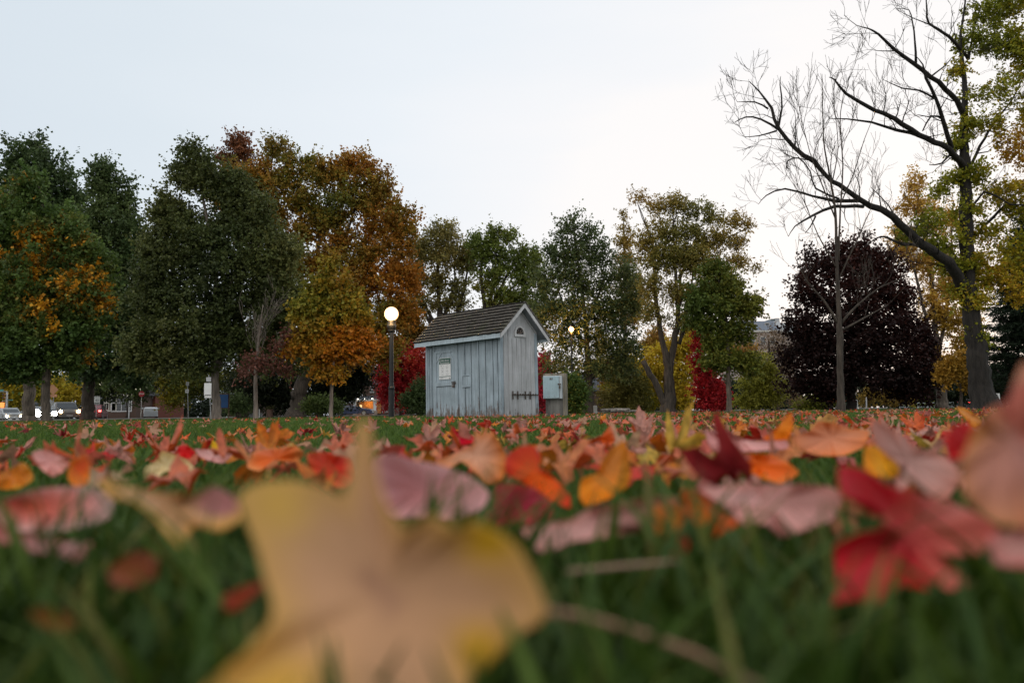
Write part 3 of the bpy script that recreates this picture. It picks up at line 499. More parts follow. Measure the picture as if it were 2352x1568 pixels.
# --- smaller background trees and bushes
BG = [
 ('red_maple_bush', 'vivid crimson bushy tree between the lit lamp post and the shed', 58, 920, [(915, 800, 16, 20), (900, 840, 40, 34), (950, 830, 36, 40), (890, 880, 36, 34), (940, 880, 50, 40), (965, 850, 26, 50), (910, 920, 50, 26)], [(0, (.30, .012, .02)), (.6, (.60, .035, .045)), (1, (.66, .12, .04))], 190, .7, .13, 51),
 ('red_tree_behind_shed', 'crimson tree showing as a thin red strip between the shed and the grey utility box', 50, 1246, [(1246, 850, 16, 40), (1245, 900, 22, 50), (1270, 930, 30, 20)], [(0, (.34, .015, .03)), (1, (.6, .04, .07))], 60, .6, .13, 52),
 ('green_bush_by_shed', 'dark green bush hugging the left corner of the shed', 46, 960, [(965, 900, 20, 26), (945, 925, 26, 22), (975, 930, 26, 22)], [(0, (.02, .04, .016)), (1, (.05, .08, .03))], 60, .5, .1, 53),
 ('bush_by_utility_box', 'dense dark green bush right of the grey utility box', 30, 1318, [(1312, 880, 16, 20), (1322, 900, 24, 30), (1316, 930, 26, 24), (1300, 900, 12, 24)], [(0, (.02, .042, .012)), (.8, (.05, .085, .02)), (1, (.2, .16, .02))], 90, .35, .08, 54),
 ('olive_sapling_clump', 'loose olive-brown clump of saplings between the linden and the forked trunk', 56, 1425, [(1400, 850, 30, 26), (1430, 870, 40, 34), (1410, 910, 40, 30), (1460, 890, 30, 40), (1450, 930, 50, 20)], [(0, (.07, .075, .02)), (1, (.17, .14, .04))], 120, .7, .12, 55),
 ('amber_bush', 'small amber-orange tree seen under the linden boughs in front of the slate roof', 62, 1398, [(1385, 865, 14, 16), (1398, 890, 16, 26), (1380, 845, 20, 14), (1405, 915, 14, 12)], [(0, (.30, .16, .02)), (1, (.50, .20, .03))], 60, .6, .13, 56),
 ('yellow_hedge_tree', 'yellow and green tree low at the left edge behind the traffic light', 100, 30, [(20, 880, 50, 40), (60, 900, 50, 34), (10, 920, 50, 26), (100, 890, 40, 40), (150, 900, 60, 36)], [(0, (.09, .11, .012)), (.6, (.24, .19, .015)), (1, (.34, .2, .02))], 120, 1.5, .26, 57),
 ('dark_tree_by_brick_house', 'dark green tree low between the speed sign and the stop sign', 76, 290, [(250, 885, 50, 24), (300, 880, 40, 28), (230, 905, 16, 16), (310, 905, 18, 16), (345, 880, 30, 20)], [(0, (.012, .02, .008)), (1, (.03, .045, .015))], 90, 1.2, .2, 58),
 ('yellow_leaved_tree', 'dull yellow-green tree behind the white sign board', 76, 430, [(410, 875, 46, 16), (440, 890, 50, 24), (480, 880, 40, 18), (400, 915, 34, 24), (520, 875, 30, 18)], [(0, (.03, .05, .012)), (.5, (.09, .09, .012)), (1, (.26, .19, .015))], 110, 1.1, .18, 59),
 ('blue_board_bush', 'dark rounded bush right of the blue notice board', 50, 545, [(545, 925, 20, 20), (560, 935, 18, 18), (530, 938, 16, 14)], DG, 45, .5, .1, 60),
 ('black_green_yew', 'almost black evergreen bulk between the big trunk and the porch house', 52, 740, [(740, 870, 70, 50), (800, 860, 50, 50), (730, 925, 60, 26), (790, 900, 40, 30), (640, 890, 50, 40), (830, 850, 30, 40), (600, 900, 60, 30), (640, 930, 60, 20), (560, 880, 40, 30)], [(0, (.010, .016, .009)), (1, (.026, .038, .018))], 260, .9, .14, 61),
 ('low_green_shrub', 'green shrub with a few yellow leaves under the young orange maple', 44, 730, [(735, 930, 22, 18), (765, 935, 18, 14), (712, 935, 14, 14)], [(0, (.03, .05, .02)), (.8, (.06, .09, .025)), (1, (.25, .18, .02))], 60, .45, .09, 62),
 ('yellow_green_bush', 'yellow-green low bush under the left edge of the purple maple', 60, 1900, [(1880, 925, 30, 16), (1850, 930, 26, 14), (1905, 915, 18, 14)], [(0, (.05, .08, .015)), (1, (.18, .18, .03))], 60, .6, .12, 63),
 ('pink_sapling', 'tiny salmon-pink sapling just left of the slim grey trunk', 48, 1908, [(1905, 898, 14, 12), (1912, 910, 20, 12)], [(0, (.32, .09, .05)), (1, (.42, .15, .09))], 30, .35, .1, 64),
 ('amber_saplings', 'amber saplings beyond the lawn between the purple maple and the white fence', 75, 2030, [(1995, 915, 16, 14), (2040, 912, 22, 14), (2075, 915, 20, 12), (2010, 905, 14, 10)], [(0, (.10, .08, .02)), (1, (.36, .2, .04))], 60, .8, .16, 65),
 ('lime_hedge', 'lime-green ornamental grass hedge behind the white rail fence', 112, 2130, [(2105, 922, 14, 8), (2125, 920, 18, 10), (2145, 922, 12, 8)], [(0, (.10, .14, .02)), (1, (.22, .26, .04))], 50, .9, .25, 66),
 ('orange_bough_tree', 'small orange-gold tree low in front of the huge trunk', 40, 2205, [(2190, 845, 26, 22), (2215, 835, 22, 22), (2175, 865, 20, 14), (2230, 885, 18, 8)], [(0, (.32, .17, .02)), (1, (.48, .24, .04))], 60, .5, .12, 67),
 ('dark_yew_backdrop', 'dark evergreen mass beneath the spruce behind the huge trunk', 52, 2240, [(2200, 900, 50, 24), (2270, 880, 50, 40), (2330, 890, 60, 44), (2400, 880, 60, 60), (2150, 905, 24, 18)], [(0, (.010, .018, .010)), (1, (.024, .038, .018))], 170, .9, .15, 68),
 ('rust_tree_behind_roof', 'rust and yellow tree low behind the left end of the shed roof', 62, 940, [(930, 740, 24, 26), (955, 760, 24, 30), (940, 790, 30, 24)], [(0, (.10, .09, .02)), (.6, (.28, .13, .02)), (1, (.42, .12, .02))], 70, .8, .15, 69),
 ('amber_tree_behind_fork', 'amber and pink leafy tree far behind the forked grey trunk', 72, 1530, [(1510, 780, 24, 24), (1580, 790, 24, 34), (1490, 800, 30, 24), (1600, 760, 20, 26), (1660, 800, 30, 26), (1720, 810, 30, 14)], [(0, (.12, .12, .02)), (.5, (.33, .19, .03)), (1, (.48, .2, .06))], 90, .9, .17, 70),
]
for nm, lb, D, tx, lo, gr, nc, cr_, ls_, sd in BG:
    t0 = 948 - (tx - 1176) * .014
    tree(nm, lb, D, [(tx, t0 + 4, 6 * 50 / D + 1), (tx + 1, (t0 + lo[0][1]) / 2, 4 * 50 / D), (lo[0][0], lo[0][1], 1)], lo, gr, 'dark', ncl=nc, cr=cr_, T=7, lpt=11, ls=ls_, seed=sd, low=.02, gain=.6 if 'yew' in nm else 1.0, cat='bush' if 'bush' in nm or 'hedge' in nm or 'shrub' in nm else 'tree')
# far wood: one mass beyond everything
def farwood():
    rng = np.random.default_rng(77); n = 4200
    x = rng.uniform(-150, 190, n); y = rng.uniform(128, 150, n); h = np.where(x < -10, 6.0, 2.6) + 3.2 * Noise3(rng, 22)(np.stack([x, y, y * 0], 1)); z = rng.random(n) ** .7 * h; k_ = rng.random(n) < .33; z = np.where(k_, rng.uniform(.1, 1.5, n), z)
    cl = np.stack([x, y, z], 1); q, ci, pos = leaves(rng, cl, unit(rng.normal(size=(n, 3))), 1.6, 7, 9, .42, .2)
    v = Noise3(rng, 14)(pos) + rng.normal(size=len(pos)) * .1
    c = ramp([(0, (.014, .024, .012)), (.6, (.03, .045, .018)), (.8, (.09, .07, .02)), (1, (.18, .11, .03))], v)
    V = q.reshape(-1, 3); o = npmesh('distant_woods', V, np.arange(len(V)).reshape(-1, 4), FOL, None, np.repeat(c, 4, 0)); tag(o, 'dark far-off belt of trees and hedges along the horizon', 'trees', kind='stuff')
farwood()
# ------------------------------------------------------------------ the shed
def paintmat(name, c, grain=1.0, dirt=True, h0=.0, h1=.95):
    m, t, b = newmat(name); L = t.links.new; NN = t.nodes.new
    b.inputs['Roughness'].default_value = .75; b.inputs['Specular IOR Level'].default_value = .3
    tcn = NN('ShaderNodeTexCoord'); mpn = NN('ShaderNodeMapping'); mpn.inputs['Scale'].default_value = (22, 22, 1.3)
    n = NN('ShaderNodeTexNoise'); n.inputs['Scale'].default_value = 1; n.inputs['Detail'].default_value = 7; n.inputs['Roughness'].default_value = .65
    L(tcn.outputs['Object'], mpn.inputs[0]); L(mpn.outputs[0], n.inputs['Vector'])
    n2 = NN('ShaderNodeTexNoise'); n2.inputs['Scale'].default_value = 2.3; n2.inputs['Detail'].default_value = 6; L(tcn.outputs['Object'], n2.inputs['Vector'])
    r = NN('ShaderNodeValToRGB'); E = r.color_ramp.elements; E[0].position = .28; E[1].position = .62
    E[0].color = (*[x * (1 - .45 * grain) for x in c], 1); E[1].color = (*c, 1); L(n.outputs[0], r.inputs[0])
    mx = NN('ShaderNodeMix'); mx.data_type = 'RGBA'; mx.blend_type = 'MULTIPLY'; mx.inputs[0].default_value = .8
    r2 = NN('ShaderNodeValToRGB'); r2.color_ramp.elements[0].position = .3; r2.color_ramp.elements[1].position = .65
    r2.color_ramp.elements[0].color = (.74, .74, .73, 1); r2.color_ramp.elements[1].color = (1.06, 1.06, 1.06, 1)
    L(n2.outputs[0], r2.inputs[0]); L(r.outputs[0], mx.inputs[6]); L(r2.outputs[0], mx.inputs[7]); src = mx.outputs[2]
    if dirt:      # bare, rotted wood where the paint has flaked off near the ground
        n3 = NN('ShaderNodeTexNoise'); n3.inputs['Scale'].default_value = 1; n3.inputs['Detail'].default_value = 8; n3.inputs['Roughness'].default_value = .7
        mp3 = NN('ShaderNodeMapping'); mp3.inputs['Scale'].default_value = (13, 13, 2.6); L(tcn.outputs['Object'], mp3.inputs[0]); L(mp3.outputs[0], n3.inputs['Vector'])
        sx = NN('ShaderNodeSeparateXYZ'); L(tcn.outputs['Object'], sx.inputs[0])
        mr = NN('ShaderNodeMapRange'); mr.inputs[1].default_value = h0; mr.inputs[2].default_value = h1; mr.inputs[3].default_value = .17; mr.inputs[4].default_value = -.16
        L(sx.outputs['Z'], mr.inputs[0]); ad = NN('ShaderNodeMath'); ad.operation = 'ADD'; L(mr.outputs[0], ad.inputs[0]); L(n3.outputs[0], ad.inputs[1])
        r3 = NN('ShaderNodeValToRGB'); r3.color_ramp.elements[0].position = .58; r3.color_ramp.elements[1].position = .66; L(ad.outputs[0], r3.inputs[0])
        m3 = NN('ShaderNodeMix'); m3.data_type = 'RGBA'; L(r3.outputs[0], m3.inputs[0]); L(src, m3.inputs[6]); m3.inputs[7].default_value = (.17, .14, .125, 1); src = m3.outputs[2]
    L(src, b.inputs['Base Color'])
    bn = NN('ShaderNodeBump'); bn.inputs['Strength'].default_value = .35; bn.inputs['Distance'].default_value = .01; L(n.outputs[0], bn.inputs['Height']); L(bn.outputs[0], b.inputs['Normal'])
    return m
BLUE = paintmat('weathered_blue_grey_paint', (.42, .50, .555)); BLUE2 = paintmat('sunset_lit_gable_paint', (.57, .575, .585), .8, True, -.1, .4)  # gable copy is paler: brighter light from the sunset side put into its colour
TRIM = paintmat('trim_paint', (.52, .62, .68), .6, False); WTRIM = paintmat('white_grey_trim_paint', (.68, .67, .67), .6, False)
GAP = M('dark_gap', (.02, .02, .022), .9); IRON = M('rusty_iron', (.10, .075, .06), .7, .4, 30, metal=.4); STEEL = M('dull_steel', (.30, .30, .29), .5, .3, 20, metal=.7)
BLK = M('black_paint', (.018, .02, .022), .45, .2, 5); WHT = M('white_paint', (.75, .75, .74), .5, .05); GRN = M('sign_green', (.02, .085, .06), .5, .05)
def shinglemat():
    m, t, b = newmat('weathered_shingle'); L = t.links.new; NN = t.nodes.new; b.inputs['Roughness'].default_value = .9
    a = NN('ShaderNodeAttribute'); a.attribute_name = 'Col'; n = NN('ShaderNodeTexNoise'); n.inputs['Scale'].default_value = 28; n.inputs['Detail'].default_value = 7
    tcn = NN('ShaderNodeTexCoord'); L(tcn.outputs['Object'], n.inputs['Vector'])
    r = NN('ShaderNodeValToRGB'); r.color_ramp.elements[0].position = .3; r.color_ramp.elements[0].color = (.45, .45, .44, 1); r.color_ramp.elements[1].position = .72; r.color_ramp.elements[1].color = (1.7, 1.68, 1.6, 1)
    n2 = NN('ShaderNodeTexNoise'); n2.inputs['Scale'].default_value = 2.2; L(tcn.outputs['Object'], n2.inputs['Vector'])
    r2 = NN('ShaderNodeValToRGB'); r2.color_ramp.elements[0].position = .5; r2.color_ramp.elements[0].color = (1, 1, 1, 1); r2.color_ramp.elements[1].position = .72; r2.color_ramp.elements[1].color = (.7, .85, .5, 1)
    L(n2.outputs[0], r2.inputs[0])
    mx = NN('ShaderNodeMix'); mx.data_type = 'RGBA'; mx.blend_type = 'MULTIPLY'; mx.inputs[0].default_value = 1; L(n.outputs[0], r.inputs[0]); L(a.outputs['Color'], mx.inputs[6]); L(r.outputs[0], mx.inputs[7])
    my = NN('ShaderNodeMix'); my.data_type = 'RGBA'; my.blend_type = 'MULTIPLY'; my.inputs[0].default_value = .7; L(mx.outputs[2], my.inputs[6]); L(r2.outputs[0], my.inputs[7])
    L(my.outputs[2], b.inputs['Base Color']); bn = NN('ShaderNodeBump'); bn.inputs['Strength'].default_value = .6; bn.inputs['Distance'].default_value = .01; L(n.outputs[0], bn.inputs['Height']); L(bn.outputs[0], b.inputs['Normal'])
    return m
def shed():
    Nn = P(1152.7, 766.2, 21.0); Lf = P(953.6, 788.0, 23.52); Bk = P(1263.2, 776.4, 22.43)
    ux = (Nn - Lf); ux.z = 0; RL = ux.length; ux.normalize(); yv = Bk - Nn; yv.z = 0; RW = yv.length
    yy = Vector((-ux.y, ux.x, 0)); g_, e_ = .274, .235
    WL = RL - 2 * g_; WD = RW - 2 * e_; EZ = Nn.z; ridge = P(1208.5, 697.5, 21.7).z
    org = Vector((Nn.x, Nn.y, 0)) - ux * (g_ + WL) + yy * e_
    root = empty('wooden_shed', org, math.atan2(ux.y, ux.x), 'weathered blue-grey board and batten shed with dark shingled gable roof', 'shed')
    root.rotation_euler[1] = R(-.55)
    slope = math.atan2(ridge - EZ, RW / 2); ct, st = math.cos(slope), math.sin(slope); th = .05
    def roofz(y): return ridge - abs(y - WD / 2) * math.tan(slope)      # top of roof deck at local y
    wt = lambda y: roofz(y) - th / ct - .012
    # walls: box front/back/left + gable prism on both ends
    w = MB(); w.box(0.02, WL - .02, 0, .035, -.1, wt(0) - .01).box(.02, WL - .02, WD - .035, WD, -.1, wt(0) - .01)
    w.build('front_wall', BLUE, root)
    def gab(x0, x1, m, nm):
        q = MB(); q.prism([(0, -.1), (WD, -.1), (WD, wt(0)), (WD / 2, wt(WD / 2)), (0, wt(0))], x0, x1, 'x'); return q.build(nm, m, root)
    gab(WL - .036, WL, BLUE2, 'gable_wall'); gab(0, .036, BLUE, 'gable_wall')
    def tm(p): return p * 1.10 / (p * 1.10 + (1 - p))
    def fx(px): return tm((px - 300) / 795.0) * WL
    bt = MB(); rng = random.Random(4)
    zt = wt(0) - .02
    for px in (322, 352, 707, 774, 857, 930, 1008, 1060):
        x = fx(px); segs = [(-.1, zt)]
        if px == 707: segs = [(-.1, .86), (1.19, zt)]
        for a, b in segs: bt.box(x - .021, x + .021, -.021, .0, a, b)
    bt.build_split('batten', BLUE, root, .003)
    lines = MB()
    for px in (316, 335, 366, 714, 702, 781, 864, 937, 1015, 1067): 
        x = fx(px); segs = [(-.1, zt)] if px not in (714, 702) else [(-.1, .86), (1.19, zt)]
        for a, b in segs: lines.box(x - .0035, x + .0035, -.004, 0, a, b)
    lines.build_split('board_gap', GAP, root)
    cb = MB(); cb.box(WL - .075, WL + .022, -.022, 0, -.1, wt(0) - .03).box(WL, WL + .022, 0, .09, -.1, wt(0) - .03).box(WL, WL + .022, WD - .09, WD + .022, -.1, wt(0) - .03).box(-.022, .05, -.022, 0, -.1, wt(0) - .03)
    cb.build_split('corner_board', BLUE, root, .003)
    gb = MB(); gl = MB()
    for px in (1150, 1205, 1250, 1303, 1353, 1405, 1460):
        p = (px - 1110) / 415.0; y = p / (p + (1 - p) * 1.0625) * WD
        top = wt(y) - .06
        lo = [(-.1, top)]
        if px in (1250, 1303, 1353): lo = [(-.1, 2.20)]
        for a, b in lo:
            gb.box(WL, WL + .02, y - .02, y + .02, a, b); gl.box(WL, WL + .004, y + .02, y + .028, a, b)
    gb.build_split('batten', BLUE2, root, .003); gl.build_split('board_gap', GAP, root)
    # gable vent: half-round window
    yc = .50 * WD + .03; zc = 2.33; rr = .165
    fr = MB(); n = 16
    inn = [(yc + rr * math.cos(math.pi * k / n), zc + rr * 1.15 * math.sin(math.pi * k / n)) for k in range(n + 1)]
    ot = [(yc + (rr + .06) * math.cos(math.pi * k / n), zc + (rr * 1.15 + .06) * math.sin(math.pi * k / n)) for k in range(n + 1)]
    for k in range(n): fr.prism([inn[k], ot[k], ot[k + 1], inn[k + 1]], WL, WL + .045, 'x')
    fr.box(WL, WL + .045, yc - rr - .06, yc + rr + .06, zc - .075, zc - .001)
    vent = fr.build('gable_vent', WTRIM, root)
    MB().prism(inn, WL + .002, WL + .008, 'x').build('pane', M('dark_vent_glass', (.012, .010, .010), .25), vent)
    mu = MB()
    for a in (28, 62, 118, 152):
        ca, sa = math.cos(R(a)), math.sin(R(a)); L_ = rr * (1.05 if abs(ca) < .6 else .98)
        mu.tube([(WL + .02, yc + .03 * ca, zc + .03 * sa), (WL + .02, yc + L_ * ca, zc + L_ * 1.1 * sa)], .012, 6)
    mu.build('muntin', M('bare_muntin_wood', (.18, .14, .12), .8), vent)
    # bolt rack of four strap latches on the gable
    lt = MB(); p0 = .46; 
    for px in (1247, 1303, 1388, 1442):
        p = (px - 1120) / 410.0; y = p / (p + (1 - p) * 1.0625) * WD
        lt.box(WL + .021, WL + .03, y - .022, y + .022, .47, .70)
    lt.tube([(WL + .05, .30 * WD, .60), (WL + .05, .97 * WD, .592)], .014, 6)
    lt.tube([(WL + .05, .97 * WD, .592), (WL + .07, .99 * WD, .62)], .018, 6)
    for k in range(9): lt.box(WL + .03, WL + .07, WD * (.33 + .072 * k), WD * (.345 + .072 * k), .575, .625)
    lt.build('latch_rack', IRON, root)
    # door
    d0, d1 = fx(395), fx(605); dz = 1.98
    dr = MB(); dr.box(d0, d1, -.014, 0, .02, dz); door = dr.build('door', BLUE, root)
    tr = MB(); yb = -.032
    tr.box(fx(376), d0 - .008, -.03, 0, -.1, zt).box(d1 + .008, fx(640), -.03, 0, -.1, zt)
    tr.build_split('door_frame', BLUE, root, .003)
    fl = MB(); fw = .07
    fl.box(d0, d0 + fw, yb, -.0142, .02, dz).box(d1 - fw, d1, yb, -.0142, .02, dz).box(d0 + fw, d1 - fw, yb, -.0142, dz - fw * .8, dz).box(d0 + fw, d1 - fw, yb, -.0142, .93, 1.04)
    # corner braces
    def brace(xa, za, xb, zb, wd=.055):
        d = Vector((xb - xa, 0, zb - za)).normalized(); nrm = Vector((-d.z, 0, d.x)) * wd / 2
        q = [(xa + nrm.x, za + nrm.z), (xa - nrm.x, za - nrm.z), (xb - nrm.x, zb - nrm.z), (xb + nrm.x, zb + nrm.z)]
        fl.prism(q, yb + .001, -.0142, 'y')
    brace(d0 + .04, 1.62, d0 + .30, 1.95); brace(d1 - .04, 1.68, d1 - .26, 1.95); brace(d0 + .04, .24, d0 + .26, .04); brace(d1 - .04, .22, d1 - .24, .04)
    fl.build_split('door_rail', BLUE, door, .003)
    sh = MB(); sh.box(d0 + fw, d1 - fw, yb + .002, -.0143, .918, .9295).box(d1, d1 + .008, -.02, 0, .0, dz).box(d0 - .008, d0, -.02, 0, 0, dz)
    sh.build('door_gap', GAP, door)
    hs = MB(); hz = 1.0
    hs.box(d1 - .10, d1 + .07, -.045, -.032, hz - .03, hz + .01).tube([(d1 + .02, -.05, hz + .02), (d1 + .02, -.07, hz - .02), (d1 + .02, -.05, hz - .05)], .01, 6).box(d1 - .05, d1 + .03, -.07, -.045, hz - .13, hz - .05).tube([(d1 - .12, -.045, hz + .035), (d1 + .06, -.045, hz + .045)], .011, 6)
    hs.build('hasp', IRON, door); MB().box(d1 - .11, d1 - .0, -.05, -.034, hz - .115, hz - .045).build('lock_plate', STEEL, door)
    # hatch
    h0, h1 = fx(692), fx(766); hm = MB(); hm.box(h0, h1, -.016, 0, .93, 1.18).build('hatch', BLUE, root, .003)
    hm = MB(); hm.box(h0 - .02, h1 + .03, -.034, -.0, .86, .925).box(h0 - .018, h0, -.026, 0, .93, 1.20).box(h1, h1 + .02, -.026, 0, .93, 1.20).box(h0, h1, -.026, 0, 1.183, 1.21).build_split('hatch_frame', BLUE, root, .003)
    MB().box(h0, h0 + .006, -.020, -.0161, .93, 1.18).box(h0, h1, -.020, -.0161, 1.172, 1.18).box(h0 - .02, h1 + .03, -.028, 0, .85, .859).build('hatch_gap', GAP, root)
    # notice on the door
    q0, q1 = fx(443), fx(567); zb_, zt_ = 1.13, 1.77; y0 = -.036
    nt_ = empty('door_notice', (0, 0, 0), 0, 'white paper notice with dark green COVID-19 header fixed to the shed door', 'notice')
    nt_.matrix_world = Matrix.LocRotScale(root.location, root.rotation_euler, None)
    MB().box(q0, q1, y0, y0 + .004, zb_, zt_).build('paper', WHT, nt_)
    MB().box(q0 + .008, q1 - .008, y0 - .002, y0, zt_ - .185, zt_ - .012).box(q0 + .008, q1 - .008, y0 - .002, y0, zb_ + .075, zb_ + .092).build_split('header_band', GRN, nt_)
    cx = (q0 + q1) / 2; GREY = M('grey_ink', (.17, .18, .18), .6); Wd = q1 - q0
    text('COVID-19', .066, WHT, nt_, TM(q0 + .16, y0 - .004, zt_ - .085))
    tx = MB()
    for k in range(2): tx.box(q1 - .2, q1 - .05 - .03 * k, y0 - .004, y0 - .002, zt_ - .075 - .022 * k, zt_ - .068 - .022 * k)
    for k in range(2): tx.box(q0 + .04 + .02 * k, q1 - .04 - .02 * k, y0 - .004, y0 - .002, zt_ - .145 - .022 * k, zt_ - .137 - .022 * k)
    tx.build('header_lines', WHT, nt_)
    text('2 m', .055, GREY, nt_, TM(q0 + .09, y0 - .002, zt_ - .225), name='lettering')
    ic = MB(); rg = random.Random(9)
    for r_ in range(3):
        for c_ in range(2):
            ix = q0 + Wd * (.30 + .40 * c_); iz = zt_ - .24 - .105 * r_
            for k in range(7):
                a = rg.random() * 6.28; ic.tube([(ix + .045 * math.cos(a), y0 - .001, iz + .028 * math.sin(a)), (ix + .045 * math.cos(a + .9), y0 - .001, iz + .028 * math.sin(a + .9))], .0022, 4)
            for k in range(2): ic.box(ix - .06 + .01 * k, ix + .06 - .012 * k, y0 - .002, y0, iz - .048 - .012 * k, iz - .044 - .012 * k)
    for k in range(3): ic.box(q0 + .03, q0 + .22 - .03 * k, y0 - .002, y0, zb_ + .052 - .014 * k, zb_ + .056 - .014 * k)
    ic.box(q1 - .07, q1 - .04, y0 - .002, y0, zb_ + .02, zb_ + .045)
    ic.build('pictograms', GREY, nt_)
    # roof: deck, fascia, rakes, shingles
    x0, x1 = -g_, WL + g_
    for sgn, nm in ((1, 'roof_deck'), (-1, 'roof_deck')):
        y_e = -e_ if sgn == 1 else WD + e_; ym = WD / 2
        dk = MB(); a = (y_e, EZ - .0); b = (ym, ridge)
        dk.prism([(a[0], a[1] - th / ct), (b[0], b[1] - th / ct), (b[0], b[1]), (a[0], a[1])] if sgn == 1 else [(a[0], a[1]), (b[0], b[1]), (b[0], b[1] - th / ct), (a[0], a[1] - th / ct)], x0 + .02, x1 - .02, 'x')
        dk.build(nm, M('soffit_paint', (.26, .28, .30), .8), root)
    fs = MB(); fs.box(x0, x1, -e_ - .022, -e_, EZ - .135, EZ - .002); fs.build('fascia', TRIM, root, .003)
    MB().box(x0, x1, WD + e_, WD + e_ + .022, EZ - .135, EZ - .002).build('fascia', TRIM, root, .003)
    for xa in (x0 - .001, x1 - .021):
        for sgn in (1, -1):
            ye = -e_ - .022 if sgn == 1 else WD + e_ + .022; ze = roofz(ye)
            pts = [(ye, ze - .13), (WD / 2, ridge - .13), (WD / 2, ridge + .004), (ye, ze + .004)]
            MB().prism(pts if sgn == 1 else pts[::-1], xa, xa + .022, 'x').build('rake_board', WTRIM, root)
    tr2 = MB()
    for sgn in (1, -1):
        ye = 0 if sgn == 1 else WD; pts = [(ye, wt(ye) - .07), (WD / 2, wt(WD / 2) - .07), (WD / 2, wt(WD / 2)), (ye, wt(ye))]
        tr2.prism(pts if sgn == 1 else pts[::-1], WL + .001, WL + .028, 'x')
    tr2.build('gable_trim', BLUE2, root)
    V = []; F = []; Cc = []; rg = np.random.default_rng(3); SL = (RW / 2) / ct
    nco = 9; ex = SL / nco
    for sgn in (1, -1):
        for k in range(nco + 1):
            x = x0 - .02; 
            s0 = -.03 + k * ex; s1 = min(s0 + ex * 1.3, SL + .0)
            while x < x1 + .015:
                wv = min(rg.uniform(.09, .2), x1 + .02 - x); j = rg.uniform(-.010, .010); h = .046 + rg.uniform(0, .008)
                if wv < .01: break
                cs = []
                for (s_, zt2) in ((s0 + j, h + .010), (s1, .002)):
                    for lift in (0, 1):
                        yy_ = -e_ + s_ * ct; zz_ = EZ + s_ * st
                        nn_ = (-st * (zt2 * lift + (.012 if lift else (.018 if zt2 > .01 else .001))), ct * (zt2 * lift + (.012 if lift else (.018 if zt2 > .01 else .001))))
                        cs.append((yy_ + nn_[0], zz_ + nn_[1]))
                b_ = len(V)
                for xx in (x + .002, x + wv - .002):
                    for (a1, a2) in cs: V.append((xx, a1 if sgn == 1 else WD - a1, a2))
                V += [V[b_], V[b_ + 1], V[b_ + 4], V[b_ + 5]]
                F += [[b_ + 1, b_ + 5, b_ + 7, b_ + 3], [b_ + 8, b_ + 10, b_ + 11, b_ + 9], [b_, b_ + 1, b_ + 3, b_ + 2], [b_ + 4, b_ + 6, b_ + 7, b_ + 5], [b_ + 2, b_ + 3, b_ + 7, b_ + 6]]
                t_ = rg.uniform(.8, 1.2); cc = np.array([.085, .074, .064]) * t_; Cc += [cc] * 8 + [cc * .22] * 4  # butt faces coloured dark, painting in a shadow line under each course
                x += wv
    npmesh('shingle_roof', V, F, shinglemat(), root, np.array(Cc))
    MB().prism([(WD / 2 - .09, ridge - .045), (WD / 2, ridge + .05), (WD / 2 + .09, ridge - .045), (WD / 2, ridge + .03)], x0 - .02, x1 + .02, 'x').build('ridge_cap', M('ridge_cap_wood', (.07, .065, .058), .9, .4, 15, bump=.4), root)
shed()
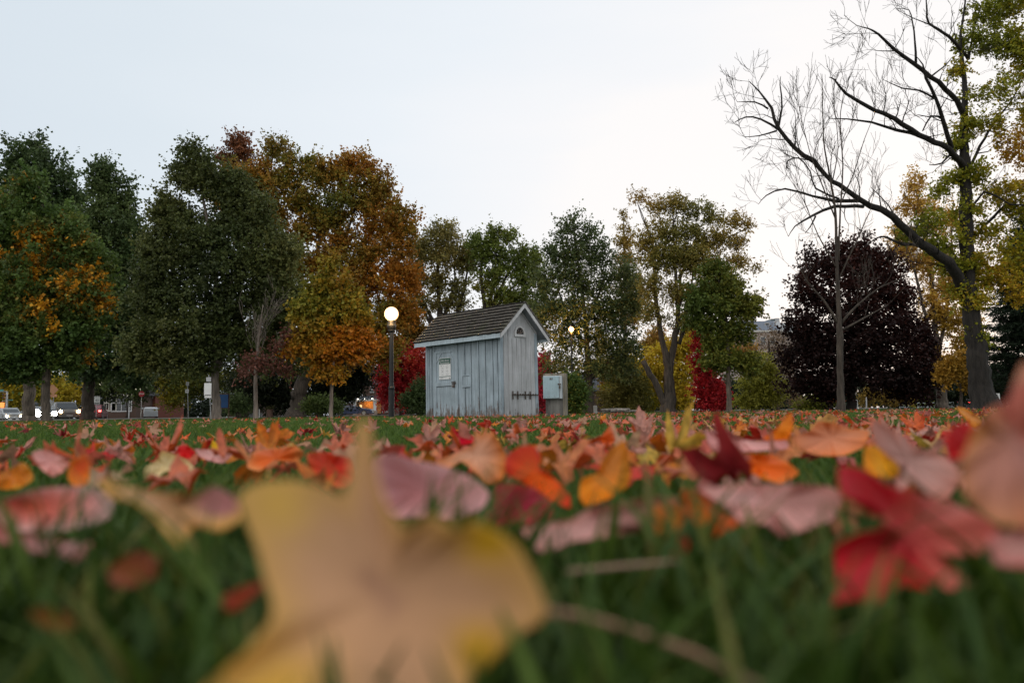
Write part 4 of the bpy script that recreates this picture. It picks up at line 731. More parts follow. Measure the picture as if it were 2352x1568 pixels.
# ------------------------------------------------------------------ utility box
def utility():
    D = 20.3; b = P(1251, 950, D); b.z = 0; s = D / FP
    root = empty('utility_post', b, R(-10), 'weathered grey timber post box right of the shed', 'post box')
    ply = barkmat('bare_grey_plywood', (.21, .20, .19), 2, .3); old = barkmat('bare_split_timber', (.30, .265, .215), 3, .5)
    w = 50 * s; d = .40; H = P(1251, 858, D).z + .0
    MB().box(.03, w - .085, 0.03, d - .03, -.1, H - .03).build('post_body', ply, root, .004)
    MB().box(w - .085, w, 0, d, -.1, H - .001).build('side_plank', old, root, .006)
    MB().box(-.02, w - .086, -.005, d, H - .075, H).build('top_board', old, root, .006)
    b0 = -.01; b1 = w - .16; z0, z1 = .36 + .0, H - .13
    z0 = P(1251, 916, D).z; z1 = P(1251, 864, D).z
    cb = empty('meter_cabinet', b, R(-10), 'pale blue metal cabinet with rust spots fixed to the grey timber post box', 'cabinet')
    cm_ = paintmat('cabinet_blue_paint', (.42, .55, .60), .35, False)
    MB().box(b0, b1 + .07, -.16, .028, z0, z1).build('cabinet_body', paintmat('cabinet_side_paint', (.55, .60, .63), .3, False), cb, .012)
    dr = MB().box(b0 + .004, b1, -.178, -.162, z0 + .012, z1 - .012).build('cabinet_door', cm_, cb, .006)
    MB().box(b1, b1 + .007, -.168, -.162, z0 + .015, z1 - .015).build('door_gap', GAP, cb)
    hh = (z0 + z1) / 2 + .04
    MB().box(b1 - .03, b1 + .05, -.20, -.178, hh + .02, hh + .055).box(b1 + .0, b1 + .035, -.215, -.18, hh - .08, hh - .01).tube([(b1 + .017, -.20, hh - .01), (b1 + .017, -.20, hh + .05)], .008, 6).build('hasp', IRON, dr)
    MB().tube([(b1 + .028, -.205, hh - .01), (b1 + .028, -.205, hh + .05)], .007, 6).build('padlock_shackle', STEEL, dr)
    pm = MB().box((b0 + b1) / 2 - .03, (b0 + b1) / 2 + .045, -.184, -.178, z1 - .10, z1 - .055).build('number_plate', BLK, dr)
    text('570', .035, WHT, pm, TM((b0 + b1) / 2 + .007, -.1855, z1 - .078))
    ru = MB(); rg = random.Random(2)
    for k in range(26):
        x = rg.uniform(b0 + .03, b1 - .02); z = rg.choice([rg.uniform(z0 + .02, z1 - .02), rg.uniform(z0 + .015, z0 + .06)]); a = rg.uniform(.002, .006)
        ru.box(x - a, x + a * rg.uniform(.5, 2), -.1795, -.178, z - a, z + a * rg.uniform(.4, 2))
    ru.tube([(b0 + .10, -.179, z0 + .045), (b0 + .18, -.179, z0 + .035)], .0022, 4).tube([(b0 + .165, -.179, z0 + .04), (b0 + .16, -.179, z0 + .15)], .002, 4)
    ru.build('rust_spot', M('rust', (.12, .06, .035), .9), dr)
utility()
# ------------------------------------------------------------------ globe lamps
def globe(D, x, yc, r_px, lit, name, label, strength=25, colr=(1, .62, .28), pw=9):
    b = G(x, D); s = D / FP; zc = P(x, yc, D).z; r = r_px * s; root = empty(name, b, 0, label, 'street lamp', None); k = r / .24
    post = M('lamp_post_black', (.010, .012, .014), .4, .15, 4)
    zb = zc - r * .95
    MB().lathe([(.098 * k, -.1), (.096 * k, .95), (.108 * k, .98), (.108 * k, 1.03), (.085 * k, 1.06), (.076 * k, 1.2), (.068 * k, zb - .40 * k), (.08 * k, zb - .38 * k)], 18).build('lamp_post', post, root, smooth=False)
    MB().lathe([(.085 * k, zb - .38 * k), (.12 * k, zb - .35 * k), (.12 * k, zb - .32 * k), (.16 * k, zb - .22 * k), (.165 * k, zb - .16 * k), (.14 * k, zb - .13 * k), (.14 * k, zb - .05 * k), (.16 * k, zb - .03 * k), (.13 * k, zb + .02 * k)], 18).build('lamp_collar', post, root)
    if lit:
        gm, t, bb = newmat('lit_globe_glass'); bb.inputs['Base Color'].default_value = (1, .9, .75, 1); bb.inputs['Emission Strength'].default_value = strength
        lw = t.nodes.new('ShaderNodeLayerWeight'); lw.inputs[0].default_value = .45; rr_ = t.nodes.new('ShaderNodeValToRGB')
        
        rr_.color_ramp.elements[0].color = (1, .69, .34, 1); rr_.color_ramp.elements[1].color = (.42, .17, .035, 1); rr_.color_ramp.elements[0].position = .12; rr_.color_ramp.elements[1].position = .8
        if strength > 5:
            rr_.color_ramp.elements[0].color = (.62, .27, .05, 1); rr_.color_ramp.elements[1].color = (.25, .07, .008, 1)
        t.links.new(lw.outputs['Facing'], rr_.inputs[0]); t.links.new(rr_.outputs[0], bb.inputs['Emission Color'])
    else: gm = M('opal_globe_glass', (.78, .78, .76), .25, .04)
    n = 14; prof = [(max(.001, r * math.sin(math.pi * i / n)), zc - r * math.cos(math.pi * i / n)) for i in range(1, n + 1)]
    gl_ = MB().lathe(prof, 24).build('lamp_globe', gm, root, smooth=True)
    if lit:
        l = bpy.data.lights.new('lamp_light', 'POINT'); l.energy = pw; l.color = colr; l.shadow_soft_size = r * 1.05
        lo = bpy.data.objects.new('lamp_light', l); col.objects.link(lo); lo.parent = root; lo.location = (0, 0, zc + 0.0)
        lo.location = (0, 0, zc); gl_.visible_shadow = True
        lo.location = (0, -r * 1.3, zc - r * .4)
    return root
globe(26, 899, 721, 16.5, True, 'globe_street_lamp', 'lit globe lamp on a black post left of the shed', 2.7, (1, .6, .26), 170)
globe(74, 925, 893.5, 5.0, False, 'globe_street_lamp', 'distant unlit white globe lamp in front of the crimson bush')
globe(74, 1389, 915, 4.2, False, 'globe_street_lamp', 'distant unlit white globe lamp beside the dark porch under the linden')
globe(42.4, 1316, 756, 6.2, True, 'globe_street_lamp', 'amber glowing lamp half hidden in the linden leaves right of the shed', 7, (1, .45, .1), 220)
globe(120, 2053, 903, 1.6, True, 'globe_street_lamp', 'tiny far amber lamp under the purple maple', 14, (1, .45, .12), 10)
# ------------------------------------------------------------------ signs
WOODB = barkmat('brown_sign_wood', (.16, .10, .06), 3, .3); POLE = M('galvanised_pole', (.36, .37, .38), .5, .15, 8, metal=.5)
SAL = M('sign_orange', (.62, .30, .16), .5, .05); SALM = M('grey_sign_back', (.42, .42, .43), .5, .1)
def sign(name, label, D, panels, poles, cat='sign', yaw=0):
    x = poles[0][0]; b = G(x, D); s = D / FP; root = empty(name, b, yaw, label, cat)
    for (px, yt, w, px2) in [(p + (p[0],))[:4] for p in poles]:
        tp = P(px2, yt, D) - b; bt_ = G(px, D) - b; bt_.z = -.1
        MB().tube([bt_, tp], w * s / 2, 8).build('pole', POLE if cat != 'board' else WOODB, root)
    out_ = []
    for (shape, cx, cy, w, h, m, nm) in panels:
        c = P(cx, cy, D) - b; w2, h2 = w * s / 2, h * s / 2; y = -poles[0][2] * s / 2 - .012
        if shape == 'box': pts = [(-w2, -h2), (w2, -h2), (w2, h2), (-w2, h2)]
        elif shape == 'diamond': pts = [(0, -h2), (w2, 0), (0, h2), (-w2 * .55, h2), (-w2, h2 * .5), (-w2, -h2 * .1)]
        elif shape == 'oct': pts = [(w2 * math.cos(R(22.5 + 45 * k)) * 1.08, h2 * math.sin(R(22.5 + 45 * k)) * 1.08) for k in range(8)]
        elif shape == 'tri': pts = [(-w2, -h2), (-w2 * .3, -h2 * .7), (w2, 0), (w2 * .9, h2 * .1), (-w2, h2)]
        o = MB().prism([(c.x + a, c.z + e2) for a, e2 in pts], y - .012, y, 'y').build(nm, m, root); out_.append((o, c, y - .013))
    return root, out_, s
REDS = M('stop_red', (.32, .012, .015), .5, .05); BLUB = M('blue_board', (.012, .075, .22), .5, .1, 3)
sign('warning_sign', 'pale orange diamond sign with a small plate below, seen from behind a tree trunk', 62, [('diamond', 123.5, 895, 23, 23, SAL, 'diamond_panel'), ('box', 122, 908.5, 19, 6, SAL, 'small_plate')], [(123, 884, 1.3)])
sign('arrow_sign', 'pale grey triangular panel standing under the orange diamond sign', 60, [('tri', 119, 926, 14, 27, SALM, 'grey_panel')], [(113.5, 913, 1.2)])
r_, o_, s_ = sign('speed_sign', 'small white speed limit sign reading 40 beside a dark trunk', 60, [('box', 223.5, 918.5, 13, 17, WHT, 'sign_panel'), ('box', 223.5, 926.5, 11, 3.6, WHT, 'small_plate')], [(221, 911, 1.2, 222.5)])
text('40', 8.6 * s_, BLK, o_[0][0], TM(o_[0][1].x, o_[0][2] - .002, o_[0][1].z - .02)); MB().box(o_[0][1].x - .18, o_[0][1].x + .18, o_[0][2] - .003, o_[0][2], o_[0][1].z + .19, o_[0][1].z + .225).build('marking', BLK, o_[0][0])
text('km/h', 3.6 * s_, BLK, o_[1][0], TM(o_[1][1].x, o_[1][2] - .002, o_[1][1].z))
r_, o_, s_ = sign('stop_sign', 'red octagonal STOP sign half covered by leaves in front of the brick house', 64, [('oct', 325.5, 904.5, 13, 13, REDS, 'sign_panel')], [(324, 898, 1.0, 325.5)])
text('STOP', 5.0 * s_, WHT, o_[0][0], TM(o_[0][1].x, o_[0][2] - .002, o_[0][1].z))
sign('white_sign_board', 'large blank white sign board on a leaning pole touching the pale oak trunk', 29.5, [('box', 478, 894, 16.5, 29, WHT, 'sign_panel'), ('box', 478.5, 910, 15.5, 7, WHT, 'small_plate'), ('box', 480, 871, 11, 10, SALM, 'grey_plate')], [(485.5, 862, 1.6, 479.5)])
r_, o_, s_ = sign('parking_sign', 'small pale parking sign on a slanted grey pole beyond the lawn', 56, [('box', 430, 898, 7.6, 8.6, WHT, 'sign_panel'), ('box', 431, 881, 7, 9, SALM, 'grey_plate')], [(433, 880, 1.5, 430.5)])
text('H', 6.0 * s_, M('grey_ink_sign', (.25, .25, .25), .6), o_[0][0], TM(o_[0][1].x, o_[0][2] - .002, o_[0][1].z))
sign('blue_notice_board', 'blue notice board in a brown wooden frame right of the pale oak trunk', 36, [('box', 515.5, 921, 25, 34, WOODB, 'board_frame'), ('box', 514.5, 921, 21, 30, BLUB, 'blue_panel')], [(525.5, 907, 2.6), (505.5, 910, 2.4)], cat='board')
for o in bpy.data.objects:
    if o.name.startswith('blue_panel'): o.location.y -= .03
r_, o_, s_ = sign('dog_sign', 'white pictogram sign with a plate of small print right of the huge trunk', 30, [('box', 2289, 911, 12.5, 15.5, WHT, 'sign_panel'), ('box', 2290, 924.5, 16, 9.5, SALM, 'small_print_plate')], [(2289, 905, 1.6)])
c_ = o_[0][1]; y_ = o_[0][2]
ic = MB(); ic.box(c_.x - .055, c_.x + .055, y_ - .003, y_, c_.z - .065, c_.z + .02).box(c_.x - .03, c_.x + .03, y_ - .003, y_, c_.z + .03, c_.z + .05).prism([(c_.x + .022 * math.cos(k), c_.z + .085 + .022 * math.sin(k)) for k in np.arange(0, 6.28, .6)], y_ - .003, y_, 'y')
ic.build('pictogram', BLK, o_[0][0])
ic = MB(); c_ = o_[1][1]; y_ = o_[1][2]
for k in range(4): ic.box(c_.x - .10, c_.x + .10 - .02 * (k % 2), y_ - .003, y_, c_.z + .045 - k * .028, c_.z + .052 - k * .028)
ic.build('small_print', BLK, o_[1][0])
# traffic light
def traffic():
    D = 84; b = G(15, D); root = empty('traffic_light', b, 0, 'grey traffic signal pole with small yellow signal heads at the far left', 'traffic light'); s = D / FP
    YEL = M('signal_housing_yellow', (.30, .14, .02), .5); tp = P(16.5, 899, D) - b
    MB().tube([(0, 0, -.1), tp], [.14, .09], 10).build('pole', POLE, root)
    for nm, x, y, w, h in (('signal_head', 10, 905.5, 5, 5.4), ('signal_head', 9.5, 913, 4.6, 5.4)):
        c = P(x, y, D) - b; hd = MB().box(c.x - w * s / 2, c.x + w * s / 2, -.15, .15, c.z - h * s / 2, c.z + h * s / 2).build(nm, YEL, root, .03)
        MB().lathe([(.07, 0), (.09, .1)], 12).build('lens_hood', BLK, hd).matrix_local = Matrix.Translation((c.x, -.15, c.z)) @ Matrix.Rotation(R(90), 4, 'X')
    c = P(4.5, 930, D) - b; hd = MB().box(c.x - .18, c.x + .18, -.15, .15, c.z - .28, c.z + .28).build('pedestrian_signal', M('signal_hand_lit', (.6, .2, .06), .5, emit=1.2, ecol=(1, .28, .06)), root, .03)
    a = P(12, 920, D) - b; MB().tube([(0, 0, a.z - .2), (a.x * .5, 0, a.z + .02), (c.x, 0, a.z - .05), (c.x, 0, c.z + .28)], .03, 6).build('arm', POLE, root)
    TL = M('street_sign_teal', (.05, .22, .20), .5); c = P(2, 896.5, D) - b; MB().box(c.x - .35, c.x + .28, -.02, .02, c.z - .12, c.z + .12).build('street_sign', TL, root)
    c = P(22, 918.5, D) - b; MB().box(c.x - .33, c.x + .36, -.02, .02, c.z - .04, c.z + .05).build('street_sign', TL, root)
    MB().tube([(P(-6, 899, D) - b), tp], .035, 6).build('arm', POLE, root)
traffic()
# ------------------------------------------------------------------ street furniture and small things
def post(name, label, D, x0, y0, x1, y1, w, m, cat='post'):
    b = G(x0, D); s = D / FP; t_ = P(x1, y1, D); t_ -= b
    o = MB().prism([(-w * s / 2, -.1), (w * s / 2, -.1), (t_.x + w * s / 2, t_.z - .02), (t_.x + w * s * .3, t_.z), (t_.x - w * s * .3, t_.z), (t_.x - w * s / 2, t_.z - .02)], -w * s / 2, w * s / 2, 'y').build(name, m, None, .004); o.location = b
    return tag(o, label, cat)
post('white_marker_post', 'short leaning white marker post right of the slim grey trunk', 52, 1970, 934, 1967.5, 918, 3.6, WHT)
post('grey_fence_post', 'thin grey post on the far lawn right of the white marker', 70, 1990.5, 934, 1990, 912, 2.2, SALM)
post('white_stake', 'thin white stake beside the sapling trunk left of the stump', 50, 596, 952, 595.5, 939, 1.6, WHT)
post('concrete_bollard', 'stubby pale concrete bollard at the foot of the linden', 42, 1367.5, 948, 1367, 931, 8, CONC, 'bollard')
def lowwall():
    D = 61; a = G(539, D); b2 = G(600, D); h = P(560, 950.5, D).z
    o = MB().box(0, (b2 - a).x, 0, .3, -.1, h).box(-.02, (b2 - a).x + .02, -.03, .33, h, h + .06).build('low_concrete_wall', M('grey_concrete_wall', (.16, .17, .175), .9, .15, 3)); o.location = a
    tag(o, 'low grey concrete wall beyond the lawn behind the sapling', 'wall')
lowwall()
def stump():
    D = 50; b = G(619.5, D); root = empty('tree_stump', b, 0, 'reddish-brown tree stump with ivy leaves on top', 'stump'); h = P(619, 940, D).z; rng = np.random.default_rng(4)
    MB().lathe([(.27, -.1), (.22, .15), (.2, h * .6), (.19, h), (.12, h + .01), (.01, h - .01)], 14).build('stump_wood', barkmat('reddish_stump_bark', (.14, .08, .06)), root)
    cl = np.array([[x, y, h + .05] for x in (-.15, 0, .15) for y in (-.1, .1)]); q, ci, pos = leaves(rng, cl, unit(np.array([[0, 0, 1.]] * 6)), .16, 6, 8, .06, .2)
    npmesh('ivy', q.reshape(-1, 3), np.arange(len(q) * 4).reshape(-1, 4), FOL, root, np.repeat(ramp([(0, (.04, .05, .02)), (1, (.12, .10, .03))], rng.random(len(q))), 4, 0))
stump()
def gate():
    D = 58; b = G(661, D); s = D / FP; root = empty('pipe_barrier', b, 0, 'white pipe barrier arm on a striped post left of the thick maple trunk', 'barrier'); h = P(661, 936.5, D).z
    MB().tube([(0, 0, -.1), (-.05, 0, h * .5), (-.12, 0, h)], .07, 8).build('barrier_post', WHT, root)
    MB().tube([(-.045, 0, h * .35), (-.075, 0, h * .65)], .078, 8).build('yellow_band', M('yellow_band_paint', (.45, .42, .05), .5), root)
    MB().tube([(-.12, 0, h - .02), (-.95, 0, h + .01)], .045, 8).build('barrier_arm', WHT, root); MB().lathe([(.05, h), (.07, h + .04), (.03, h + .12)], 8, (-.12, 0)).build('cap', BLK, root)
gate()
def rails():
    D = 38; rg = random.Random(6); wood = barkmat('silvered_rail_wood', (.30, .27, .25), 3, .5)
    b = G(1418, D); root = empty('split_rail_pile', b, 0, 'low pile of silvery split rails on the grass below the linden', 'timber pile'); s = D / FP
    for k in range(10):
        x0 = rg.uniform(-42, -10) * s; x1 = x0 + rg.uniform(38, 62) * s; z0 = .05 + rg.random() * .18; z1 = .06 + rg.random() * .22; y0 = rg.uniform(-.3, .3); y1 = rg.uniform(-.3, .3)
        MB().tube([(x0, y0, z0), ((x0 + x1) / 2, (y0 + y1) / 2, (z0 + z1) / 2 + .02), (min(x1, 44 * s), y1, z1)], [.045, .05, .04], 5).build('rail', wood, root)
rails()
def fence(name, label, D, x0, x1, y, nposts):
    a = G(x0, D); b2 = G(x1, D); L_ = (b2 - a).length; h = P((x0 + x1) / 2, y, D).z; root = empty(name, a, 0, label, 'fence'); F_ = M('pale_fence_metal', (.42, .46, .46), .5, .1, 8, metal=.3)
    mesh = MB(); n = int(L_ / .16)
    for k in range(n): mesh.box(L_ * k / n, L_ * k / n + .012, -.006, .006, .05, h - .03)
    mesh.build('fence_mesh', F_, root)
    MB().tube([(0, 0, h), (L_, 0, h)], .05, 6).build('top_rail', F_, root); MB().tube([(0, 0, .12), (L_, 0, .12)], .04, 6).build('bottom_rail', F_, root)
    for k in range(nposts): MB().tube([(L_ * k / (nposts - 1), 0, -.1), (L_ * k / (nposts - 1), 0, h + .05)], .06, 6).build('fence_post', F_, root)
fence('rail_fence', 'pale rail fence panel in front of the lime ornamental grass', 105, 2109, 2152, 925, 3)
fence('rail_fence', 'pale rail fence panel just left of the huge trunk', 100, 2176, 2208, 924, 3)
fence('rail_fence', 'dim grey fence panel under the right side of the purple maple', 108, 2068, 2088, 926, 4)
# ------------------------------------------------------------------ houses
BRICK = M('red_brick', (.15, .045, .03), .9, .25, 14); BBRICK = M('brown_brick', (.085, .052, .04), .9, .25, 14); SLATE = M('dark_slate', (.05, .055, .065), .8, .25, 10)
GLASS = M('dark_window_glass', (.03, .035, .04), .12, .1, spec=.7); CREAM = M('cream_trim', (.55, .52, .47), .6, .06); WSID = M('white_siding', (.6, .6, .6), .7, .06)
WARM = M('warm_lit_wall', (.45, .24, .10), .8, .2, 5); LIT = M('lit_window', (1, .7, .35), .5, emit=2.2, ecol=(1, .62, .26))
def window(root, x, z, w, h, y, frame=CREAM, pane=GLASS, bars=(1, 1)):
    f = MB(); t = min(.09, w * .12)
    f.box(x - w / 2 - t, x + w / 2 + t, y - .07, y, z - h / 2 - t, z - h / 2).box(x - w / 2 - t, x + w / 2 + t, y - .07, y, z + h / 2, z + h / 2 + t).box(x - w / 2 - t, x - w / 2, y - .07, y, z - h / 2, z + h / 2).box(x + w / 2, x + w / 2 + t, y - .07, y, z - h / 2, z + h / 2)
    for k in range(bars[0]): xx = x - w / 2 + w * (k + 1) / (bars[0] + 1); f.box(xx - .025, xx + .025, y - .05, y - .012, z - h / 2, z + h / 2)
    for k in range(bars[1]): zz = z - h / 2 + h * (k + 1) / (bars[1] + 1); f.box(x - w / 2, x + w / 2, y - .048, y - .014, zz - .025, zz + .025)
    o = f.build('window', frame, root); MB().box(x - w / 2, x + w / 2, y - .012, y - .004, z - h / 2, z + h / 2).build('pane', pane, o); return o
def house(name, label, D, x0, x1, ytop, dep, wallm, roofm, kind='gable', rise=2.5, over=.4, rot=0):
    a = G(x0, D); w = (G(x1, D) - a).length; h = P((x0 + x1) / 2, ytop, D).z; root = empty(name, a, rot, label, 'house')
    MB().box(0, w, 0, dep, -.1, h).build('wall', wallm, root)
    rf = MB()
    if kind == 'gable': rf.prism([(-over, h), (dep + over, h), (dep + over, h + .12), (dep / 2, h + rise), (-over, h + .12)], -over, w + over, 'x')
    elif kind == 'front': rf.prism([(-over, h), (w + over, h), (w + over, h + .12), (w / 2, h + rise), (-over, h + .12)], -over, dep + over, 'y')
    elif kind == 'hip':
        b_ = [(-over, -over, h), (w + over, -over, h), (w + over, dep + over, h), (-over, dep + over, h)]; r_ = [(w * .3, dep / 2, h + rise), (w * .7, dep / 2, h + rise)]
        rf.v = b_ + r_; rf.f = [(3, 2, 1, 0), (0, 1, 5, 4), (2, 3, 4, 5), (1, 2, 5), (3, 0, 4)]
    o = rf.build('roof', roofm, root); return root, w, h, o
r, w, h, o = house('white_house', 'small white house with a dark gable roof far behind the traffic light', 112, 36, 70, 930, 6, WSID, SLATE, 'front', 1.5, .5)
window(r, w * .35, h * .55, .9, 1.0, 0); MB().box(-1.6, -.1, .5, 5, -.1, h * .8).build('porch', WSID, r); MB().box(-1.8, 0, .3, 5.2, h * .8, h * .86).build('porch_roof', CREAM, r)
r, w, h, o = house('brick_house', 'brick house with wide white-framed windows between dark trunks at the left', 88, 238, 312, 908, 9, BBRICK, SLATE, 'gable', 2.5, .5)
window(r, w * .20, 1.85, 1.3, 1.7, 0, CREAM, M('warm_dim_pane', (.12, .09, .07), .3)); window(r, w * .55, 1.9, 2.2, 1.9, 0, WSID, GLASS, (1, 1)); window(r, w * .08, 1.9, .5, 1.6, 0)
MB().tube([(w * .80, -.1, -.1), (w * .80, -.1, h - .2)], .06, 6).build('downspout', WSID, r); MB().box(-.5, w + .5, -.62, -.52, h - .05, h + .12).build('eave_trim', CREAM, r)
r, w, h, o = house('tall_red_brick_house', 'tall plain red-brick house wall behind the stop sign', 92, 331, 356, 884, 8, BRICK, SLATE, 'gable', 2, .3)
window(r, w * .5, h * .75, .6, 1.1, 0)
r, w, h, o = house('dark_porch_house', 'dark slate-roofed house with a warm porch light behind the blue board', 90, 524, 600, 905, 8, BBRICK, SLATE, 'hip', 2.6, .5)
MB().box(.3, w * .9, -1.6, -.5, h * .62, h * .66).build('porch_fascia', CREAM, r); window(r, w * .12, 1.4, .5, 1.1, 0, CREAM, M('amber_window', (.8, .3, .08), .5, emit=.5, ecol=(1, .4, .1))); window(r, w * .30, 1.25, .25, 1.5, 0, CREAM, M('amber_door_glass', (.8, .3, .1), .5, emit=.5, ecol=(1, .32, .1)), (0, 1))
def porch_house():
    D = 104; s = D / FP; a = G(812, D); root = empty('porch_house', a, 0, 'brick house with a warmly lit front porch seen left of the black lamp post', 'house'); X = lambda q: (q - 812) * s
    Z_ = lambda y: P(850, y, D).z
    MB().box(X(826), X(905), 2.0, 10, -.1, Z_(882)).box(X(780), X(826), 3.5, 10, -.1, Z_(925)).build('wall', BBRICK, root)
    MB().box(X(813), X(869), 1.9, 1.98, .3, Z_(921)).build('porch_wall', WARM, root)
    zf = Z_(920)
    b_ = [(X(810), -.4, zf + .18), (X(872), -.4, zf + .18), (X(872), 2.2, zf + .18), (X(810), 2.2, zf + .18)]; m_ = MB(); m_.v = b_ + [(X(826), 1.9, Z_(908)), (X(862), 1.9, Z_(908))]; m_.f = [(3, 2, 1, 0), (0, 1, 5, 4), (2, 3, 4, 5), (1, 2, 5), (3, 0, 4)]
    pr = m_.build('porch_roof', SLATE, root)
    MB().box(X(810), X(872), -.42, -.2, zf - .04, zf + .176).box(X(812), X(870), -.2, 1.9, zf + .0, zf + .17).build('porch_fascia', CREAM, root)
    for k in range(3): MB().box(X(822 + 16.5 * k), X(825 + 16.5 * k), -.5, -.43, zf + .22, zf + .30).build('eave_light', M('eave_light_lit', (1, .9, .7), .5, emit=6, ecol=(1, .9, .72)), pr)
    for q in (816, 861):
        MB().box(X(q - 3), X(q + 3), -.25, .2, Z_(943), zf - .04).build('porch_column', WSID, root); MB().box(X(q - 4.5), X(q + 4.5), -.35, .3, -.1, Z_(943)).build('column_base', M('tan_stone_brick', (.30, .22, .17), .9, .2, 9), root)
    MB().box(X(820), X(857), -.12, .02, .1, Z_(949)).build('porch_parapet', M('pinkish_brick', (.26, .14, .12), .9, .2, 12), root)
    window(root, X(822.5), Z_(935), .3, .75, 1.9, CREAM, M('porch_door_lit', (.9, .6, .3), .5, emit=.9, ecol=(1, .66, .3)), (0, 0))
    window(root, X(878), Z_(939), .55, .9, 2.0, WSID); window(root, X(848), Z_(893), .45, .8, 2.0, WSID)
    window(root, X(884), Z_(896), 1.9, 1.1, 2.0, WSID, M('pinkish_reflecting_glass', (.30, .20, .2), .15), (3, 1))
    rf = MB(); rf.prism([(1.6, Z_(882)), (10.4, Z_(882)), (6, Z_(882) + 2.4)], X(822), X(909), 'x'); rf.build('roof', SLATE, root)
    l = bpy.data.lights.new('porch_light', 'POINT'); l.energy = 26; l.color = (1, .5, .15); l.shadow_soft_size = .15; o = bpy.data.objects.new('porch_light', l); col.objects.link(o); o.parent = root; o.location = (X(843), 1.2, zf - .35)
porch_house()
r, w, h, o = house('slate_roof_house', 'dark brown house with steep slate roof behind the linden trunk', 96, 1338, 1420, 898, 9, BBRICK, SLATE, 'gable', 2.6, .4)
MB().box(w * .45, w * .95, -2.4, -.1, h * .55, h * .62).build('porch_roof', SLATE, r); MB().box(w * .50, w * .54, -2.2, -2.0, -.1, h * .55).box(w * .86, w * .9, -2.2, -2, -.1, h * .55).build('porch_post', BBRICK, r)
window(r, w * .22, 1.3, .7, 1.0, 0); window(r, w * .97 - .3, .95, .45, .8, 0, CREAM, LIT, (0, 0))
def apartment():
    D = 160; s = D / FP; X = lambda q, d=0: (G(q, D) - G(1700, D)).x; a = G(1700, D); root = empty('apartment_block', a, 0, 'far tan brick apartment block with a blue-grey mansard roof above the trees', 'apartment building')
    ze = P(1790, 762, D).z; zt = P(1790, 735.5, D).z; TAN = M('tan_brick', (.36, .29, .25), .9, .12, 3); MAN = M('blue_grey_mansard', (.19, .22, .27), .7, .08, 3); LG = M('pale_mansard', (.42, .43, .44), .7, .08, 3)
    xc = X(1789)
    MB().box(X(1700), xc + 1.2, 0, 14, -.1, ze).box(xc + 1.2, X(1850), 3, 17, -.1, ze).build('wall', TAN, root)
    MB().box(X(1700) - .2, xc + 1.5, -.3, 14, ze, ze + .35).box(xc + 1.5, X(1850), 2.7, 17, ze, ze + .35).build('cornice', CREAM, root)
    m = MB(); m.v = [(X(1700), 0, ze + .35), (xc + 1.2, 0, ze + .35), (xc + 1.2, 14, ze + .35), (X(1700), 14, ze + .35), (X(1700), 1.0, zt), (xc, 1.0, zt), (xc, 14, zt), (X(1700), 14, zt)]; m.f = [(0, 1, 5, 4), (2, 3, 7, 6), (4, 5, 6, 7), (0, 4, 7, 3)]; m.build('mansard_roof', MAN, root)
    m = MB(); m.v = [(xc + 1.2, 0, ze + .35), (xc + 3.2, 2.9, ze + .35), (xc + 2.6, 3.6, zt - .1), (xc, 1.0, zt), (X(1850), 3, ze + .35), (X(1850), 3.6, zt - .3)]; m.f = [(0, 1, 2, 3), (1, 4, 5, 2)]; m.build('mansard_roof', LG, root)
    MB().box(X(1803), X(1812), 6, 10, zt - .4, P(1803, 724, D).z).build('rooftop_room', M('dark_rooftop_glass', (.10, .13, .14), .3), root); MB().box(X(1812), X(1822), 5.5, 10, zt - .4, P(1812, 723, D).z).build('rooftop_room', LG, root)
    for q, y, w_, h_ in ((1773, 748, .75, 1.25), (1773, 757.5, .7, .35), (1745, 750, .7, 1.2), (1742, 761, .6, .3), (1720, 752, .7, 1.2)):
        window(root, X(q), P(q, y, D).z, w_, h_, .55, CREAM, GLASS, (0, 0))
    for q in (1796, 1804): window(root, X(q), P(q, 746, D).z, .5, 1.25, 3.2, CREAM, GLASS, (0, 0))
    for j in range(4):
        for q in (1712, 1736, 1760, 1782): window(root, X(q), ze - 1.8 - j * 3.1, .9, 1.5, 0, CREAM, GLASS, (0, 1))
apartment()
